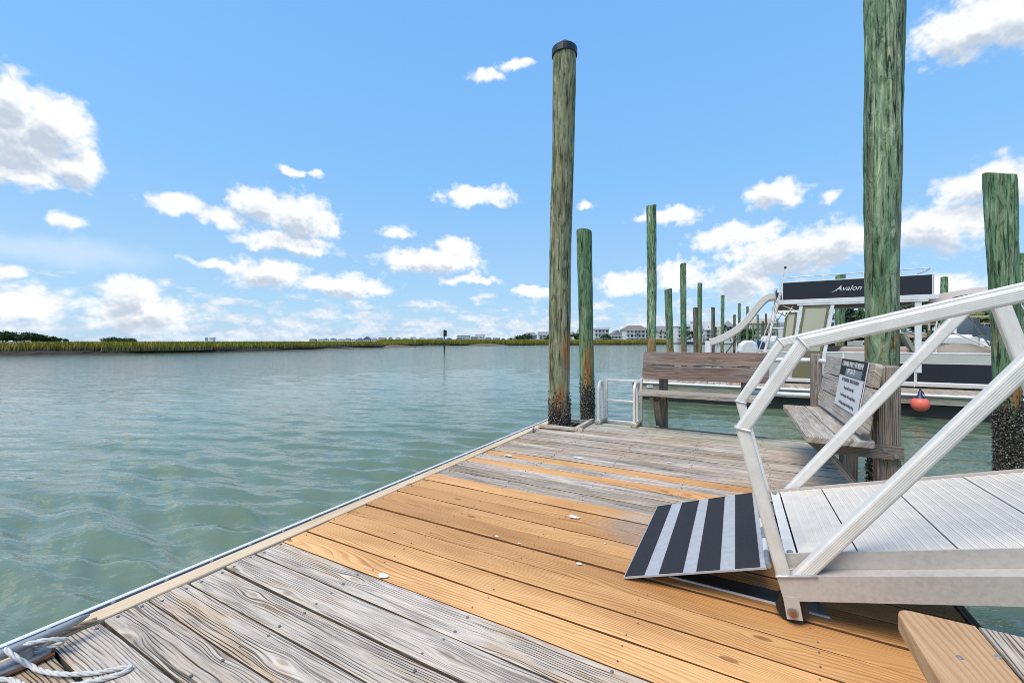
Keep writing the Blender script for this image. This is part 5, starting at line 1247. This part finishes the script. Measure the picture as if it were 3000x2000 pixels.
def far_pier(label, u0, u1, t):
    a, b = at(u0, 1000, t=t), at(u1, 1000, t=t); root = thing('far_pier', label, 'pier', (a.x, a.y, 0), HEAD); L = (b - a).length
    MB().box((L / 2, 0, .55), (L, 1.6, .2)).build('deck', POSTW, root)
    n = max(3, int(L / 4))
    for k in range(n): MB().cyl((L * k / (n - 1), -.7, -.8), (L * k / (n - 1), -.7, 1.6 + (k % 3) * .5), .17, n=8).build('pile', PIL_DARK, root)
    for zz in (1.1, 1.5): MB().box((L / 2, .6, zz), (L, .06, .10)).build('rail', HW, root)
for u0, u1, t, lab in ((1640, 1790, 308, 'low far pier in front of the left houses'), (1800, 1925, 282, 'low far pier under the brown roofed house'), (1935, 2060, 258, 'low far pier under the four storey house'), (2064, 2190, 236, 'low far pier under the house with dormers'), (2205, 2400, 205, 'low far pier under the wide beige building')): far_pier(lab, u0, u1, t)
# ------------------------------------------------------------------ trees
def leafmat(name, a, b):
    m, t, bs = newmat(name); g = t.add('ShaderNodeNewGeometry').outputs['Position']
    n = t.noise(g, .55, 3.0, .6); t.L.new(t.ramp(n, [(.35, a), (.65, b)]), bs.inputs['Base Color']); bs.inputs['Roughness'].default_value = .75; bs.inputs['Specular IOR Level'].default_value = .2; return m
LEAF = leafmat('leaves', (.025, .055, .022), (.075, .125, .04)); LEAFD = leafmat('dark_leaves', (.03, .06, .035), (.07, .105, .055)); LEAFY = leafmat('yellow_leaves', (.07, .10, .03), (.16, .17, .05)); BARK = plain('bark', (.10, .08, .06), .9, var=.4)
def tree(label, x, y, z0, h, rx, mat, n=1400, leaf=.35, seed=0, name='broadleaf_tree', squash=.7):
    rg = random.Random(seed); root = thing(name, label, 'tree', (x, y, z0))
    th = h * .45; tr = MB().tube([(0, 0, -.3), (rg.uniform(-.2, .2), 0, th * .5), (rg.uniform(-.4, .4), 0, th)], [h * .035, h * .028, h * .016], 7)
    for k in range(5):
        a = rg.uniform(0, 6.28); tr.tube([(0, 0, th * .6), (math.cos(a) * rx * .4, math.sin(a) * rx * .4, th * 1.2), (math.cos(a) * rx * .65, math.sin(a) * rx * .65, h * .75)], [h * .018, h * .012, h * .005], 5)
    tr.build('trunk', BARK, root)
    cl = [(rg.gauss(0, .5) * rx, rg.gauss(0, .5) * rx, h * (.40 + .5 * rg.random()), rg.uniform(.25, .45) * rx) for _ in range(14)]
    cl += [(0, 0, h * .72, rx * .5)]
    v = []; f = []
    for i in range(n):
        cx, cy, cz, cr = cl[i % len(cl)]; d = Vector((rg.gauss(0, 1), rg.gauss(0, 1), rg.gauss(0, 1))).normalized() * cr * (rg.random() ** .4)
        c = Vector((cx, cy, cz)) + Vector((d.x, d.y, d.z * squash)); a = Vector((rg.gauss(0, 1), rg.gauss(0, 1), rg.gauss(0, .6))).normalized(); b = a.orthogonal().normalized()
        s = leaf * rg.uniform(.5, 1.2); k = len(v); v += [c - a * s, c + b * s * .5, c + a * s, c - b * s * .5]; f.append((k, k + 1, k + 2, k + 3))
    MB().raw(v, f).build('crown', mat, root)
    return root
def palm(label, u, t, h, seed):
    rg = random.Random(seed); p = at(u, 1000, t=t); root = thing('palm_tree', label, 'tree', (p.x, p.y, .1))
    MB().tube([(0, 0, 0), (.2, 0, h * .5), (.1, 0, h)], [.28, .22, .18], 8).build('trunk', BARK, root)
    mb = MB()
    for k in range(22):
        a = rg.uniform(0, 6.28); el = rg.uniform(-.5, 1.1); L = h * .30; prev = None
        for j in range(5):
            q = j / 4; pt = Vector((.1 + math.cos(a) * math.cos(el) * L * q, math.sin(a) * math.cos(el) * L * q, h + math.sin(el) * L * q - L * .45 * q * q))
            w = Vector((-math.sin(a), math.cos(a), 0)) * L * .13 * (1 - abs(q - .4)); cur = (pt - w, pt + w)
            if prev: mb.raw([prev[0], prev[1], cur[1], cur[0]], [(0, 1, 2, 3)])
            prev = cur
    mb.build('fronds', LEAF, root)
for i, (u, t, h, lab) in enumerate([(1936, 300, 8, 'palm in front of the red chimney house'), (2096, 255, 9, 'palm left of the cream gabled house'), (2124, 262, 11, 'tall palm against the cream gabled house'), (2140, 255, 9, 'palm right of the cream gabled house'), (1900, 318, 8, 'palm beside the brown roofed house'), (2178, 240, 8, 'palm behind the slide pilings'), (1868, 325, 7, 'small palm below the brown roofed house')]): palm(lab, u, t, h, 400 + i)
for i, (u, t, h, rx, mat, lab) in enumerate([(1536, 385, 8, 7, LEAFD, 'dark tree at the left end of the house row'), (1520, 410, 6, 6, LEAFD, 'low dark tree left of the house row'), (1608, 360, 7, 4, LEAF, 'tree left of the capped piling'), (1690, 340, 8, 4, LEAF, 'tree left of the second piling'), (1778, 335, 7, 4, LEAF, 'tree beside the flat roofed house'), (2032, 285, 9, 4, LEAFD, 'dark tree beside the glass fronted house'), (2160, 262, 10, 6, LEAF, 'tree behind the middle of the slide'), (2196, 250, 10, 6, LEAF, 'tree behind the upper part of the slide')]):
    p = at(u, 1000, t=t); tree(lab, p.x, p.y, .0, h, rx, mat, 900, .8, 500 + i)
for i, (u, t, h, rx, lab) in enumerate([(15, 620, 20, 16, 'first of the dark trees on the left horizon'), (48, 620, 18, 17, 'second of the dark trees on the left horizon'), (82, 620, 19, 15, 'third of the dark trees on the left horizon'), (118, 640, 15, 14, 'fourth of the dark trees on the left horizon'), (150, 650, 11, 11, 'low tree at the right end of the left tree line'), (330, 900, 10, 22, 'left bush of the pair beyond the marsh'), (375, 900, 8, 18, 'right bush of the pair beyond the marsh')]):
    p = at(u, 1000, t=t); tree(lab, p.x, p.y, -1.5, h * .82, rx, LEAF, 1500, 1.6, 520 + i)
# sky line of the shore at the right: bulkhead, walkway and wood
def bulkhead():
    y = 34.0; x0, x1 = 7.5, 40.0
    root = thing('timber_bulkhead', 'grey timber bulkhead with green stringer beyond the boats', 'bulkhead', (x0, y, 0))
    bm = MB().box((0, 0, 0), (2.2, .24, .06), bev=.01).mesh('sheet_board', BROWN); n = int((x1 - x0) / .30)
    for k in range(n): put('sheet_board', bm, root, (k * .30, random.uniform(-.02, .02), .30), (0, -math.pi / 2, 0))
    for zz, h, m_ in ((1.42, .22, GREY), (.95, .14, PIL_GREEN), (.2, .2, GREY)): MB().box(((x1 - x0) / 2, -.14, zz), (x1 - x0, .14, h), bev=.02).build('stringer', m_, root)
    for k in range(12): MB().cyl((k * 2.8, -.32, -1.2), (k * 2.8, -.32, 1.75), .14, n=10).build('pile', PIL_DARK, root)
    MB().box(((x1 - x0) / 2, .8, 1.58), (x1 - x0, 2.0, .08)).build('cap_walk', GREY, root)
    for k in range(24): MB().box((k * 1.4, -.1, 2.1), (.09, .09, 1.0)).build('rail_post', GREY, root)
    for zz in (2.15, 2.55): MB().box(((x1 - x0) / 2, -.1, zz), (x1 - x0, .05, .10)).build('rail', GREY, root)
bulkhead()
for i, (x, y, h, rx, mat) in enumerate([(12, 40, 6.2, 3.4, LEAF), (16.5, 41, 5.2, 3.2, LEAFY), (20, 40, 6.0, 3.4, LEAFD), (24.5, 40.5, 6.5, 3.6, LEAF), (29, 41, 6.4, 3.6, LEAFD), (34, 42, 7, 4, LEAF), (11, 47, 8.5, 3.8, LEAFD), (38, 44, 7, 4, LEAF)]):
    tree(['tree above the bulkhead just right of the thick piling', 'yellow green tree above the middle of the bulkhead', 'dark tree behind the upright boat post', 'green tree seen under the near hand rail', 'dark tree left of the slanted top piling', 'tree behind the slanted top piling', 'tall dark tree beside the red roof', 'tree at the far right of the bulkhead'][i], x, y, 1.3, h * .42, rx * .8, mat, 1500, .26, 540 + i)
flat([(6, 34.1), (60, 34.1), (60, 120), (6, 120)], 1.35, 'right_shore', plain('right_ground', (.14, .15, .07), .9, var=.4, scale=.3))
